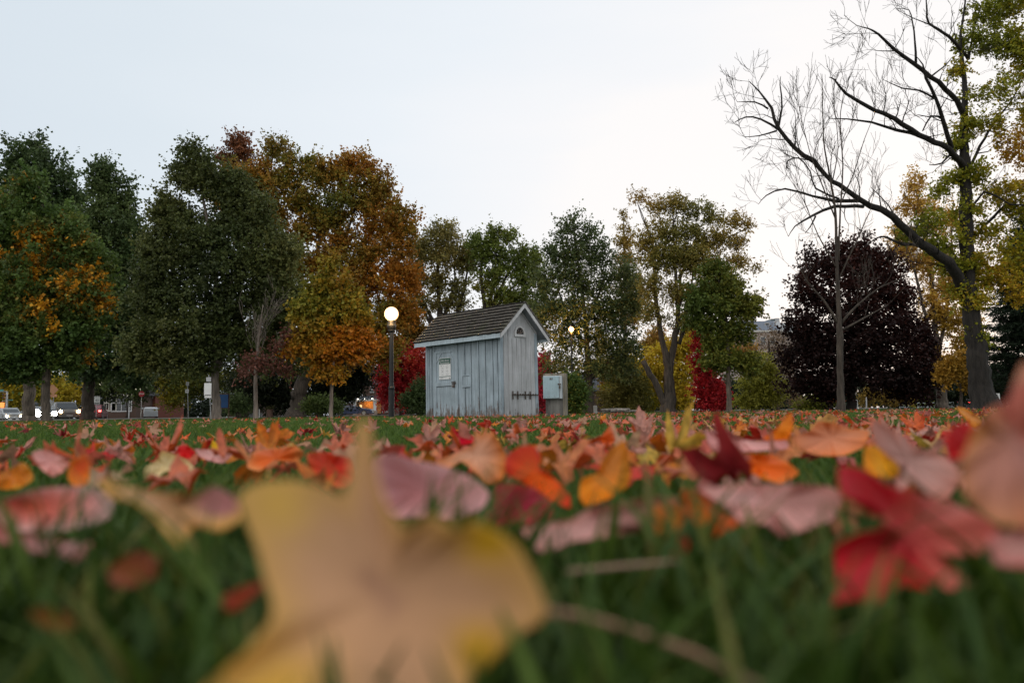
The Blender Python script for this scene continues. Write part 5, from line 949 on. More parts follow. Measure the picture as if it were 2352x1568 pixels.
# ------------------------------------------------------------------ cars
def car(D, x, yaw, paint, label, L_=4.6, W_=1.82, H=1.5, suv=False, lights=0, tail=0, hl=1.0, bright=1, name='parked_car', headz=.66):
    b = G(x, D); root = empty(name, b, yaw, label, 'car'); hw = W_ / 2     # front faces local -Y
    hood = .95 if suv else .82; bz = .25
    if suv: prof = [(0, bz), (0, .72), (.12, hood), (1.15, hood + .10), (1.75, H - .03), (2.1, H), (L_ - .35, H - .02), (L_ - .08, hood + .15), (L_, .75), (L_, bz)]
    else: prof = [(0, bz), (0, .60), (.15, hood - .05), (1.25, hood + .08), (2.0, H - .04), (2.4, H), (3.2, H - .03), (4.0, hood + .15), (L_ - .05, hood + .10), (L_, .6), (L_, bz)]
    V = []; F = []; ks = (-1, -.93, .93, 1); n = len(prof)
    for k in ks:
        for (y, z) in prof:
            t = max(0, (z - hood - .05) / (H - hood)); ww = hw * k * (1 - .16 * t); inset = 0 if abs(k) < .95 else .04
            V.append((ww, y + (inset if y < L_ / 2 else -inset), z - (inset if z > .5 else 0)))
    me = MB(); me.v = V
    for a in range(3):
        for i in range(n):
            j = (i + 1) % n; me.f.append((a * n + i, a * n + j, (a + 1) * n + j, (a + 1) * n + i))
    me.f.append(tuple(reversed(range(n)))); me.f.append(tuple(3 * n + i for i in range(n)))
    body = me.build('body', paint, root, .03)
    i0 = 3; (ya, za), (yb2, zb2) = prof[3], prof[4]; d = Vector((0, yb2 - ya, zb2 - za)).normalized(); nn = Vector((0, -d.z, d.y)) * .02
    def q4(w0, w1, y0, z0, y1, z1): return [(-w0 + 0, y0 + nn.y, z0 + nn.z), (w0, y0 + nn.y, z0 + nn.z), (w1, y1 + nn.y, z1 + nn.z), (-w1, y1 + nn.y, z1 + nn.z)]
    MB().face(q4(hw * .84, hw * .74, ya + .03, za + .03, yb2 - .03, zb2 - .05)).build('windshield', GLASS, root)
    zs0 = hood + .14; zs1 = H - .10; yr = L_ - .55 if suv else 3.7
    for sgn in (-1, 1):
        f0 = hw * (1 - .16 * .15) + .012; f1 = hw * (1 - .16 * .85) + .012
        MB().face([(sgn * f0, ya + .35, zs0), (sgn * f0, yr, zs0), (sgn * f1, yr - .35, zs1), (sgn * f1, yb2 + .12, zs1)]).build('side_window', GLASS, root)
        MB().box(sgn * (hw + .02), sgn * (hw + .17), ya + .35, ya + .5, zs0 - .02, zs0 + .13).build('wing_mirror', paint, root)
    LM = M('headlight_lit', (1, .8, .5), .3, emit=60 * bright if lights else 0, ecol=(1, .70, .36) if bright < 3 else (1, .92, .70))
    for k, sgn in enumerate((-1, 1)):
        hr = .10 * hl * (1.0 if bright < 3 or sgn < 0 else .5)
        o = MB().lathe([(.001, -.03), (hr * .8, -.02), (hr, .03)], 14).build('headlight', LM if lights else M('headlight_glass', (.5, .5, .5), .2), root)
        o.matrix_local = Matrix.Translation((sgn * hw * .76, -.05, headz)) @ Matrix.Rotation(R(-90), 4, 'X')
    if tail:
        TLM = M('tail_light_lit', (.6, .02, .02), .3, emit=8, ecol=(1, .08, .07))
        for sgn in (-1, 1): MB().box(sgn * hw * .72, sgn * hw * .98, L_ - .02, L_ + .03, .74, .88).build('tail_light', TLM, root)
    gr = MB()
    for k in range(4): gr.box(-hw * .5, hw * .5, -.03, .0, .50 + k * .07, .53 + k * .07)
    gr.build('grille', STEEL, root); MB().box(-.26, .26, -.05, -.03, .36, .47).build('licence_plate', WHT, root); MB().box(-hw * .95, hw * .95, -.06, .1, .22, .42).build('bumper', paint, root, .03)
    for sgn in (-1, 1):
        for yy_ in (.85, L_ - .9):
            o = MB().lathe([(.20, -.11), (.31, -.10), (.33, 0), (.31, .10), (.20, .11)], 18).build('wheel', M('tyre_rubber', (.02, .02, .02), .9), root); o.matrix_local = Matrix.Translation((sgn * (hw - .1), yy_, .33)) @ Matrix.Rotation(R(90), 4, 'Y')
            MB().lathe([(.05, -.118), (.2, -.112), (.2, .112), (.05, .118)], 12).build('rim', STEEL, o)
    return root
DKP = M('dark_grey_car_paint', (.035, .035, .04), .25, .05, spec=.6); RDP = M('red_car_paint', (.12, .008, .01), .25, .05, spec=.6); SVP = M('silver_car_paint', (.35, .37, .38), .3, .05, metal=.3)
car(70, 160, R(41), M('grey_suv_paint', (.10, .095, .09), .3, .05, spec=.6), 'grey suv with both headlights lit driving between the tree trunks', 4.7, 1.9, 1.68, True, 1, hl=1.35, bright=.9, name='suv', headz=.80)
car(66, 104, R(33), DKP, 'dark car whose dazzling white headlights shine through the trunks at the left', 4.5, 1.8, 1.25, False, 1, hl=3.6, bright=14, name='sedan', headz=.60)
car(82, 33, R(45), SVP, 'silver car with one small headlight glowing at the far left', 4.5, 1.75, 1.42, False, 1, hl=1.3, bright=1, name='sedan', headz=.5)
car(74, 226, R(200), RDP, 'red car seen from behind with a lit tail light beside the speed sign', 4.4, 1.75, 1.4, False, 0, 1, name='sedan')
car(84, 345, R(206), M('white_pickup_paint', (.55, .57, .58), .4, .05), 'white vehicle tail showing beside the red-brick house', 4.6, 1.35, 1.25, True, 0, name='pickup')
car(125, 2214, R(150), DKP, 'far dark car with a red tail light left of the huge trunk', 4.4, 1.8, 1.5, True, 0, 1, name='suv')
car(88, 856, R(90), M('navy_car_paint', (.02, .03, .07), .25, .05, spec=.6), 'navy car parked low in front of the lit porch', 4.4, 1.7, 1.2, False, 0, name='parked_car')
def beam(x, D, z, e, c):
    l = bpy.data.lights.new('headlight_beam', 'SPOT'); l.energy = e; l.color = c; l.spot_size = R(50); l.spot_blend = .8; l.shadow_soft_size = .1
    b = G(x, D); o = bpy.data.objects.new('headlight_beam', l); col.objects.link(o); o.location = (b.x, D - .6, z); o.rotation_euler = (Vector((0, 0, 0)) - o.location).to_track_quat('-Z', 'Y').to_euler()
    return o
hb = beam(88, 66, .62, 2500, (1, .9, .65))
for o in bpy.data.objects:
    if o.name.startswith('sedan') and 'dazzling' in o.get('label', ''):
        hb.parent = o; hb.matrix_parent_inverse = Matrix.LocRotScale(o.location, o.rotation_euler, None).inverted()
def wire():
    a = P(60, 868, 86); b2 = P(700, 872, 86); pts = [a.lerp(b2, t / 24) - Vector((0, 0, 1.2 * math.sin(math.pi * t / 24))) + Vector((0, 0, .6)) for t in range(25)]
    pts = [P(360, 889, 80), P(420, 881.5, 80), P(480, 884.5, 80), P(560, 886, 80), P(640, 886, 80)]
    o = MB().tube(pts, .025, 5).build('overhead_wire', M('pale_cable', (.4, .36, .33), .6)); tag(o, 'thin pale overhead cable between the dark trees at the left', 'cable')
wire()
# ------------------------------------------------------------------ fallen leaves: hero leaves first
trng = np.random.default_rng(31)
def poly_smooth(pts, n, teeth=1.0):
    pts = [np.array(p, float) for p in pts]; K = len(pts); o = []
    for i in range(K):
        p0, p1, p2, p3 = pts[i - 1], pts[i], pts[(i + 1) % K], pts[(i + 2) % K]
        m = max(2, int(n / K))
        for k in range(m):
            t = k / m; a = .5 * ((2 * p1) + (-p0 + p2) * t + (2 * p0 - 5 * p1 + 4 * p2 - p3) * t * t + (-p0 + 3 * p1 - 3 * p2 + p3) * t ** 3)
            b = p1 * (1 - t) + p2 * t; o.append(a * .55 + b * .45)
    return np.array(o)
def hero(label, pts, D, c_in, c_edge, tilt, seed, group=None, teeth=1.0, ripple=1.0, star=1.0, veins=True, curl=.10, spots=(), name='fallen_maple_leaf', c_alt=None, fixed=None):
    """one curled leaf standing in the grass; outline given as seen, surface leaning back at `tilt` degrees and cupped"""
    rng = np.random.default_rng(seed); out_ = poly_smooth(pts, 170, teeth); cx, cy = fixed if fixed else out_.mean(0); n = len(out_)
    fr = [0, .12, .25, .4, .55, .7, .82, .92, 1.0]; V2 = [(cx, cy)]; rr = [0]; ang = np.arctan2(out_[:, 1] - cy, out_[:, 0] - cx)
    for f in fr[1:]:
        for k in range(n): V2.append((cx + (out_[k, 0] - cx) * f, cy + (out_[k, 1] - cy) * f)); rr.append(f)
    V2 = np.array(V2); rr = np.array(rr); A = np.concatenate([[0], np.tile(ang, len(fr) - 1)])
    size = (out_[:, 0].max() - out_[:, 0].min()) / FP * D
    dy = (cy - V2[:, 1]) / FP * D / math.tan(R(tilt)); ph = rng.random(4) * 6.28
    dy = dy - size * curl * rr ** 2 * (1.0 + .9 * np.sin(2 * A + ph[0])) + 1.2 * ripple * size * rr * (.06 * star * np.abs(np.sin(2.5 * A + ph[3])) + .03 * star * np.sin(5 * A + ph[1]) + .02 * star * np.sin(11 * A + ph[2]))
    nb = Noise3(rng, size * .3); q0 = np.stack([V2[:, 0] * D / FP, V2[:, 1] * D / FP, V2[:, 0] * 0], 1); dy = dy + ripple * size * .17 * (nb(q0) - .5)
    pts3 = []
    for (x, y), d in zip(V2, dy): pts3.append(np.array(P(x, y, max(.09, D + d))))
    pts3 = np.array(pts3); base = pts3[0].copy(); pts3 -= base
    F = []
    for k in range(n): F.append((0, 1 + k, 1 + (k + 1) % n, 1 + (k + 1) % n))
    me = bpy.data.meshes.new(name); faces = [(0, 1 + k, 1 + (k + 1) % n) for k in range(n)]
    for r_ in range(len(fr) - 2):
        for k in range(n): a = 1 + r_ * n + k; b = 1 + r_ * n + (k + 1) % n; faces.append((a, a + n, b + n, b))
    me.from_pydata([tuple(p) for p in pts3], [], faces); me.polygons.foreach_set('use_smooth', [True] * len(faces)); me.materials.append(FALL)
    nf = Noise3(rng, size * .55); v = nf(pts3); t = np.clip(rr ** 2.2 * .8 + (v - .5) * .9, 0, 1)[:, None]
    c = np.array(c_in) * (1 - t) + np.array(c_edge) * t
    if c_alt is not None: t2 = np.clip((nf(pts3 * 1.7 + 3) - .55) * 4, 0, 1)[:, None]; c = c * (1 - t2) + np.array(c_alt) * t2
    if veins:
        va = np.abs(np.sin(A * 2.5 + ph[3])); c = c * (1 + .22 * np.exp(-(va / .10) ** 2) * (rr < .95))[:, None]
    for (sx, sy, sr, sc_) in spots:
        w = np.exp(-(((V2[:, 0] - sx) ** 2 + (V2[:, 1] - sy) ** 2) / sr ** 2))[:, None]; c = c * (1 - w) + np.array(sc_) * w
    lum = c.mean(1, keepdims=True); c = (lum + (c - lum) * 1.22) * 1.12
    a = me.color_attributes.new('Col', 'FLOAT_COLOR', 'POINT'); cc = np.ones((len(c), 4), dtype=np.float32); cc[:, :3] = np.clip(c, 0, .9); a.data.foreach_set('color', cc.ravel())
    me.update(); o = bpy.data.objects.new(name, me); col.objects.link(o); o.location = base
    s_ = o.modifiers.new('thickness', 'SOLIDIFY'); s_.thickness = .0004
    return tag(o, label, 'leaf', group)
q4_ = lambda L: [(x * .414, 918.6 + y * .414) for x, y in L]
q5_ = lambda L: [(735 + x * .414, 918.6 + y * .414) for x, y in L]
q6_ = lambda L: [(1531 + x * .4727, 826.7 + y * .4727) for x, y in L]
LG_ = 'large fallen maple leaves in the foreground'
big = [(836, 958), (850, 985), (862, 1050), (872, 1110), (893, 1165), (930, 1212), (962, 1198), (985, 1184), (1012, 1190), (1048, 1214), (1085, 1194), (1108, 1203), (1150, 1222), (1192, 1255), (1216, 1300), (1240, 1350), (1258, 1402), (1238, 1432), (1205, 1450), (1160, 1492), (1118, 1530), (1080, 1568), (1050, 1650), (900, 1740), (650, 1740), (430, 1660),
       (478, 1570), (560, 1500), (618, 1430), (627, 1390), (606, 1320), (590, 1260), (566, 1200), (546, 1145), (575, 1118), (620, 1104), (680, 1103), (740, 1116), (786, 1138), (803, 1090), (812, 1030), (820, 985)]
L0 = hero('biggest leaf, blurred tan and gold with an upright pointed lobe, in the centre foreground', big, .225, (.52, .31, .19), (.54, .32, .10), 68, 1, LG_, curl=.07, teeth=.35, ripple=1.2, star=0, spots=((850, 1330, 30, (.36, .20, .13)), (890, 1375, 30, (.34, .19, .13)), (640, 1160, 80, (.62, .39, .13)), (1120, 1235, 60, (.62, .37, .07)), (1100, 1490, 60, (.58, .33, .06)), (640, 1600, 110, (.60, .36, .09))), veins=False, fixed=(880, 1360))
st = MB().tube([tuple(P(1235, 1402, .232) - L0.location), tuple(P(1330, 1412, .245) - L0.location), tuple(P(1450, 1445, .25) - L0.location), tuple(P(1600, 1500, .245) - L0.location), tuple(P(1760, 1585, .235) - L0.location)], [.0014, .0012, .0012, .0012, .0015], 8)
st.build('leaf_stalk', M('leaf_stalk_tan', (.34, .18, .11), .6), L0, smooth=True)
H = hero
H('mauve-pink leaf with a drooping rounded back behind the gold leaf tip', q5_([(300, 330), (400, 300), (520, 335), (700, 370), (860, 440), (940, 520), (900, 600), (760, 660), (560, 650), (400, 650), (340, 560), (300, 440)]), .5, (.30, .12, .115), (.50, .27, .26), 38, 2, LG_)
H('bright orange-red leaf folded over a dark red one in the middle foreground', q5_([(1030, 320), (1100, 262), (1180, 250), (1225, 310), (1215, 370), (1290, 420), (1380, 520), (1390, 600), (1300, 570), (1180, 490), (1090, 440), (1030, 400)]), .62, (.66, .13, .045), (.50, .04, .015), 50, 3, LG_)
H('dark crimson leaf under the folded orange-red one', q5_([(960, 560), (980, 480), (1060, 460), (1200, 500), (1300, 590), (1290, 660), (1150, 690), (1000, 700), (920, 660)]), .57, (.22, .01, .025), (.36, .03, .035), 35, 4, LG_)
H('upright apricot-orange leaf with a ragged top right of the folded orange-red one', q5_([(1690, 222), (1715, 330), (1725, 420), (1690, 500), (1600, 550), (1480, 590), (1440, 540), (1450, 440), (1530, 410), (1570, 330), (1630, 260)]), .6, (.66, .26, .09), (.62, .20, .03), 65, 5, LG_)
H('tan leaf with an upright orange back lobe behind the mauve-pink one', q5_([(640, 340), (740, 300), (860, 240), (855, 170), (900, 190), (960, 175), (1005, 250), (1040, 330), (1010, 440), (930, 470), (860, 400), (780, 340), (700, 390)]), .8, (.56, .30, .20), (.52, .17, .06), 45, 6, LG_)
H('long pale pink curled leaf crossing right of the gold leaf', q5_([(1100, 740), (1180, 695), (1400, 660), (1500, 600), (1700, 560), (1923, 530), (2000, 570), (1900, 650), (1760, 730), (1600, 760), (1400, 790), (1250, 850), (1180, 820)]), .42, (.52, .29, .26), (.44, .18, .13), 40, 7, LG_)
H('small rust-orange lobe on the end of the long pale pink leaf', q5_([(1800, 630), (1890, 575), (2000, 590), (2050, 650), (2010, 730), (1900, 750), (1820, 720)]), .405, (.50, .17, .02), (.40, .10, .015), 50, 8, LG_)
H('small magenta leaf tip beyond the upright tan one', q5_([(730, 140), (760, 170), (850, 200), (840, 240), (760, 245)]), 1.2, (.36, .015, .05), (.50, .03, .04), 50, 9, LG_)
H('curled leaf with a sharp upright dark orange tip beyond the apricot one', q5_([(1612, 138), (1640, 220), (1600, 262), (1540, 232), (1480, 250), (1440, 242), (1530, 205), (1585, 185)]), 1.1, (.52, .10, .03), (.62, .30, .22), 55, 10, LG_)
H('wide salmon-red leaf with a grey-pink rim at the left edge', q4_([(-60, 570), (60, 540), (200, 495), (420, 478), (560, 500), (640, 560), (600, 660), (480, 700), (300, 735), (120, 730), (-60, 700)]), .45, (.52, .12, .085), (.48, .30, .27), 42, 11, LG_)
H('pale pink leaf leaning right behind the salmon-red one at the left', q4_([(175, 295), (240, 275), (330, 310), (385, 345), (350, 400), (290, 425), (225, 380)]), .75, (.62, .32, .29), (.55, .22, .17), 50, 12, LG_)
H('deep orange-red upright leaf right of the pale pink one at the left', q4_([(390, 340), (470, 305), (500, 360), (490, 460), (420, 485), (375, 430)]), .65, (.52, .09, .02), (.58, .18, .04), 60, 13, LG_)
H('burnt orange leaf at the left edge above the salmon-red one', q4_([(-40, 430), (60, 380), (130, 345), (175, 390), (185, 440), (110, 490), (0, 495)]), .7, (.52, .17, .025), (.55, .26, .06), 45, 14, LG_)
H('pinkish leaf with a scalloped rim low at the left edge', q4_([(-60, 700), (60, 700), (130, 740), (260, 765), (400, 785), (510, 790), (470, 860), (425, 900), (380, 840), (260, 850), (160, 840), (60, 800), (-60, 780)]), .36, (.50, .28, .26), (.38, .06, .04), 42, 15, LG_)
H('blurred amber and mauve leaf lying left of the gold leaf', q4_([(530, 400), (640, 470), (760, 490), (900, 510), (1050, 520), (1200, 480), (1320, 560), (1340, 660), (1220, 730), (1080, 700), (1000, 820), (920, 740), (840, 640), (720, 560), (600, 540)]), .34, (.42, .24, .13), (.50, .26, .05), 36, 16, LG_, c_alt=(.33, .14, .13))
H('cream leaf with a folded pointed top beyond the amber one on the left', q4_([(900, 283), (960, 300), (1040, 335), (1085, 392), (1000, 400), (920, 395), (860, 440), (800, 430), (805, 380), (870, 330)]), .9, (.66, .52, .30), (.58, .36, .10), 45, 17, LG_)
H('bright red rounded leaf standing beyond the cream one', q4_([(985, 258), (1040, 250), (1085, 290), (1050, 325), (1000, 312)]), 1.1, (.58, .03, .02), (.50, .02, .02), 60, 18, LG_)
H('pale pink leaf lying right of the bright red rounded one', q4_([(1080, 268), (1150, 278), (1240, 288), (1290, 302), (1240, 350), (1190, 345), (1110, 315)]), 1.1, (.62, .36, .33), (.56, .27, .24), 40, 19, LG_)
H('small yellow pointed leaf beyond the pale pink one left of the gold leaf', q4_([(1178, 222), (1210, 245), (1255, 272), (1200, 282), (1172, 268)]), 1.4, (.66, .42, .06), (.62, .27, .03), 55, 20, LG_)
H('scarlet crumpled leaf just left of the upright gold lobe', q4_([(1700, 300), (1780, 285), (1940, 325), (1960, 440), (1900, 490), (1790, 450), (1730, 400)]), .75, (.50, .055, .04), (.58, .16, .08), 50, 21, LG_)
H('orange-red leaf heap piece left of the scarlet crumpled one', q4_([(1370, 370), (1420, 285), (1540, 265), (1640, 252), (1690, 300), (1640, 345), (1520, 335), (1440, 395)]), .95, (.60, .14, .055), (.62, .28, .13), 45, 22, LG_)
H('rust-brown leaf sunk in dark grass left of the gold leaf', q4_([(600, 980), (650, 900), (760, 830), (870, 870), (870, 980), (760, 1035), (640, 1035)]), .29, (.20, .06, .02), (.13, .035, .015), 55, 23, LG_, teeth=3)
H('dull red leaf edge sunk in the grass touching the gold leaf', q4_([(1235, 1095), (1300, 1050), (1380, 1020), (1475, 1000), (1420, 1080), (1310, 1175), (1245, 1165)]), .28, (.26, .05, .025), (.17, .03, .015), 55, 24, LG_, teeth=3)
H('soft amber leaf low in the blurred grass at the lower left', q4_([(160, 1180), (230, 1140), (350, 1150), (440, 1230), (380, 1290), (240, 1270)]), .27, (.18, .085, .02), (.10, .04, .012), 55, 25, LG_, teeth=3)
H('broad dusty pink leaf lying centre right behind grass blades', q6_([(160, 630), (260, 615), (430, 602), (640, 605), (800, 615), (850, 680), (800, 780), (680, 825), (560, 865), (480, 800), (380, 805), (290, 720), (230, 680)]), .45, (.54, .29, .26), (.48, .20, .16), 42, 26, LG_)
H('orange and red leaf hanging from the left end of the dusty pink one', q6_([(70, 640), (140, 625), (210, 670), (290, 760), (355, 795), (230, 860), (165, 830), (110, 750)]), .42, (.58, .15, .02), (.50, .07, .015), 55, 27, LG_)
H('long vermilion leaf lying above the dusty pink one', q6_([(260, 450), (400, 452), (520, 458), (600, 505), (645, 550), (560, 600), (460, 575), (370, 525), (300, 485)]), .7, (.66, .14, .045), (.60, .20, .05), 42, 28, LG_)
H('flat pink leaf with two points above the vermilion one', q6_([(185, 335), (260, 368), (300, 340), (380, 388), (570, 388), (585, 430), (400, 445), (230, 445)]), .85, (.62, .34, .31), (.52, .24, .22), 38, 29, LG_)
H('orange leaf with one tall sharp point beyond the vermilion one', q6_([(606, 252), (614, 330), (590, 385), (500, 392), (470, 380), (545, 320)]), .85, (.68, .22, .04), (.60, .14, .03), 70, 30, LG_)
H('crumpled salmon leaf right of the tall orange point', q6_([(620, 370), (700, 340), (735, 295), (830, 310), (900, 335), (985, 345), (960, 420), (860, 465), (740, 465), (650, 435)]), .85, (.56, .25, .16), (.62, .20, .08), 45, 31, LG_)
H('greyish mauve ragged leaf slanting down toward the right corner', q6_([(1010, 285), (1090, 335), (1150, 370), (1210, 420), (1345, 460), (1430, 560), (1380, 660), (1290, 695), (1200, 600), (1135, 640), (1100, 540), (1030, 440), (995, 340)]), .55, (.46, .29, .26), (.40, .17, .13), 50, 32, LG_)
H('small glowing amber lobe left of the greyish mauve leaf', q6_([(960, 430), (1010, 415), (1070, 460), (1130, 510), (1120, 565), (1050, 575), (965, 535)]), .53, (.66, .31, .02), (.60, .22, .015), 55, 33, LG_)
H('big blurred crimson leaf sprawling at the lower right', q6_([(835, 515), (960, 530), (1080, 610), (1190, 640), (1400, 700), (1560, 780), (1625, 850), (1500, 950), (1330, 950), (1490, 1085), (1330, 1125), (1160, 1100), (1060, 1185), (900, 1170), (790, 1190), (825, 1060), (815, 900), (900, 845), (1030, 820), (1060, 760), (980, 690), (850, 655)]), .33, (.42, .05, .055), (.48, .02, .03), 52, 34, LG_, c_alt=(.46, .13, .10), fixed=(1531 + 1180 * .4727, 826.7 + 860 * .4727))
H('huge blurred pink-orange leaf rising above the lawn at the right edge', q6_([(1742, 10), (1705, 60), (1685, 120), (1655, 200), (1570, 240), (1500, 320), (1470, 400), (1435, 480), (1435, 600), (1480, 700), (1600, 790), (1800, 820), (1990, 720), (1990, 300), (1880, 100)]), .27, (.42, .21, .185), (.44, .19, .07), 72, 35, LG_, curl=.05, c_alt=(.38, .12, .09))
H('dark red upright leaf in front of the huge pink-orange one', q6_([(1395, 320), (1465, 305), (1500, 380), (1440, 475), (1375, 485), (1350, 400)]), .4, (.30, .012, .012), (.42, .03, .02), 60, 36, LG_)
H('rosy leaf low in the corner under the huge pink-orange one', q6_([(1560, 860), (1700, 825), (1900, 840), (1960, 1000), (1700, 1005), (1600, 985)]), .26, (.50, .27, .24), (.42, .10, .09), 60, 37, LG_)
H('leaf with orange tip and pale pink curl at the far edge of the right pile', q6_([(1408, 228), (1450, 235), (1500, 262), (1530, 300), (1490, 325), (1460, 292), (1430, 262)]), 1.2, (.62, .33, .18), (.60, .22, .03), 60, 38, LG_)
H('yellow leaf patch low at the left of the rust lobe in the middle grass', q6_([(-20, 700), (30, 690), (60, 760), (40, 830), (-10, 820)]), .40, (.55, .25, .02), (.45, .1, .02), 55, 39, LG_)
H('dark red leaf scrap half buried in grass beneath the orange and red one', q6_([(20, 870), (90, 850), (110, 910), (60, 960), (10, 930)]), .36, (.28, .02, .015), (.36, .05, .02), 55, 40, LG_)
sk = MB().tube([tuple(P(x, y, d)) for x, y, d in ((1490, 1450, .25), (1560, 1470, .245), (1640, 1500, .24), (1730, 1590, .235))], [.0015, .0014, .0013, .001], 6)
tag(MB().tube([tuple(P(x, y, d)) for x, y, d in ((1300, 1312, .33), (1420, 1300, .335), (1560, 1288, .34))], [.0011, .001, .0008], 6).build('dry_leaf_stalk', M('dry_stalk', (.42, .26, .18), .7)), 'thin dry leaf stalk lying in the grass below the long pale pink leaf', 'stalk')
# ------------------------------------------------------------------ scattered leaves
LEAFP = [(0, 1.0), (7, .78), (12, .80), (18, .60), (26, .40), (34, .60), (40, .72), (47, .98), (53, .76), (60, .74), (68, .52), (80, .36), (92, .52), (102, .70), (112, .50), (128, .38), (150, .34), (172, .16)]
def leafmesh(seed, palc, lo=False):
    rng = np.random.default_rng(seed); L_ = LEAFP[::1] if not lo else LEAFP[::1]
    pol = [(a, r) for a, r in L_] + [(-a, r) for a, r in reversed(L_[1:])]
    n = len(pol); fr = [.38, .72, 1.0] if not lo else [.55, 1.0]
    V = [(0, 0)]; rr = [0]
    j = rng.normal(size=n) * .04
    for f in fr:
        for k, (a, r) in enumerate(pol): q = r * (1 + j[k]) * f; V.append((q * math.sin(R(a)), q * math.cos(R(a)))); rr.append(f)
    V = np.array(V); rr = np.array(rr); x, y = V[:, 0], V[:, 1]; A = np.arctan2(x, y)
    cu = rng.uniform(.2, .95) * rng.choice([-1, 1]); fold = rng.uniform(-.1, .9); ph = rng.random(3) * 6.28; ax = rng.random() * 3.14
    u = x * math.cos(ax) + y * math.sin(ax)
    z = cu * u * u * 1.0 + fold * np.abs(x) * .8 + rr ** 2 * (.16 * np.sin(3 * A + ph[0]) + .10 * np.sin(7 * A + ph[1])) + .05 * np.sin(9 * x + ph[2])
    k = 1 / (1 + abs(cu) * .5 + max(fold, 0) * .3)
    V3 = np.stack([x * k * .6, y * k * .6, z * .6], 1)
    faces = [(0, 1 + i, 1 + (i + 1) % n) for i in range(n)]
    for r_ in range(len(fr) - 1):
        for i in range(n): a = 1 + r_ * n + i; b = 1 + r_ * n + (i + 1) % n; faces.append((a, a + n, b + n, b))
    c0, c1 = np.array(palc[0]), np.array(palc[1]); t = np.clip(rr ** 2 * .7 + rng.normal(size=len(rr)) * .18 + .35 * np.sin(2 * A + ph[1]) * rr, 0, 1)[:, None]; c = c0 * (1 - t) + c1 * t
    return V3, faces, c
PAL = {'scarlet': ((.60, .05, .022), (.52, .015, .012)), 'orange-red': ((.70, .14, .035), (.62, .07, .015)), 'orange': ((.72, .25, .03), (.68, .14, .012)), 'salmon-pink': ((.60, .30, .24), (.55, .20, .13)),
       'tan': ((.55, .36, .22), (.48, .25, .12)), 'golden yellow': ((.66, .44, .08), (.60, .30, .03)), 'dark crimson': ((.26, .015, .02), (.34, .03, .025)), 'rust-brown': ((.34, .14, .05), (.26, .08, .03))}
PW = {'scarlet': .13, 'orange-red': .26, 'orange': .14, 'salmon-pink': .20, 'tan': .12, 'golden yellow': .05, 'dark crimson': .05, 'rust-brown': .05}
KEYS = list(PAL); PWV = np.array([PW[k] for k in KEYS]); PWV /= PWV.sum()
rng = np.random.default_rng(2024)
cand = []
def dens(x, y):
    q = x / max(y, .5); t = min(1, max(0, (q + .12) / .2))          # 0 on the left lawn, 1 at centre and right
    if y < 1.5: L_, C_ = 50, 85
    elif y < 3: L_, C_ = 10, 66
    elif y < 7: L_, C_ = 3.5, 15
    elif y < 12: L_, C_ = 2, 4.6
    else: L_, C_ = 1, 2.6
    if y < .8: C_ *= .8; L_ *= .7
    k = .5 + .5 * math.sin(x * 1.9 + 1.1 * math.sin(y * 1.3) + .7) * math.cos(y * 1.2 + x * .6)
    return (L_ + (C_ - L_) * t) * (.4 + 1.2 * k)
NS = 160000
for _ in range(NS):
    y = .44 + 27 * rng.random() ** .62; x = rng.uniform(-.80, .80) * y + rng.uniform(-.9, .9)
    jac = 27 * .62 * max((y - .44) / 27, .01) ** (1 - 1 / .62); dens_s = 1 / (jac * (1.6 * y + .9))
    if rng.random() < dens(x, y) / (NS * dens_s): cand.append((x, y))
cand = [(x, y) for x, y in cand if not (abs(x) < .12 and y < .8) and not (y < .62 and -.42 < x / y < .15)]
print('LEAVES', len(cand))
cand.sort(key=lambda p: (abs(p[0]) > .72 * p[1] + .03, p[1]))
tmpl = {}
def getmesh(key, s):
    k = (key, s)
    if k not in tmpl:
        V3, faces, c = leafmesh(100 + s, PAL[key]); me = bpy.data.meshes.new('fallen_maple_leaf'); me.from_pydata([tuple(p) for p in V3], [], faces); me.polygons.foreach_set('use_smooth', [True] * len(faces))
        a = me.color_attributes.new('Col', 'FLOAT_COLOR', 'POINT'); cc = np.ones((len(c), 4), dtype=np.float32); cc[:, :3] = c; a.data.foreach_set('color', cc.ravel()); me.materials.append(FALL); me.update(); tmpl[k] = me
    return tmpl[k]
LO = {}
sv, sf, scol, off = [], [], [], 0; sf3 = []
NIND = 258; nd = 0
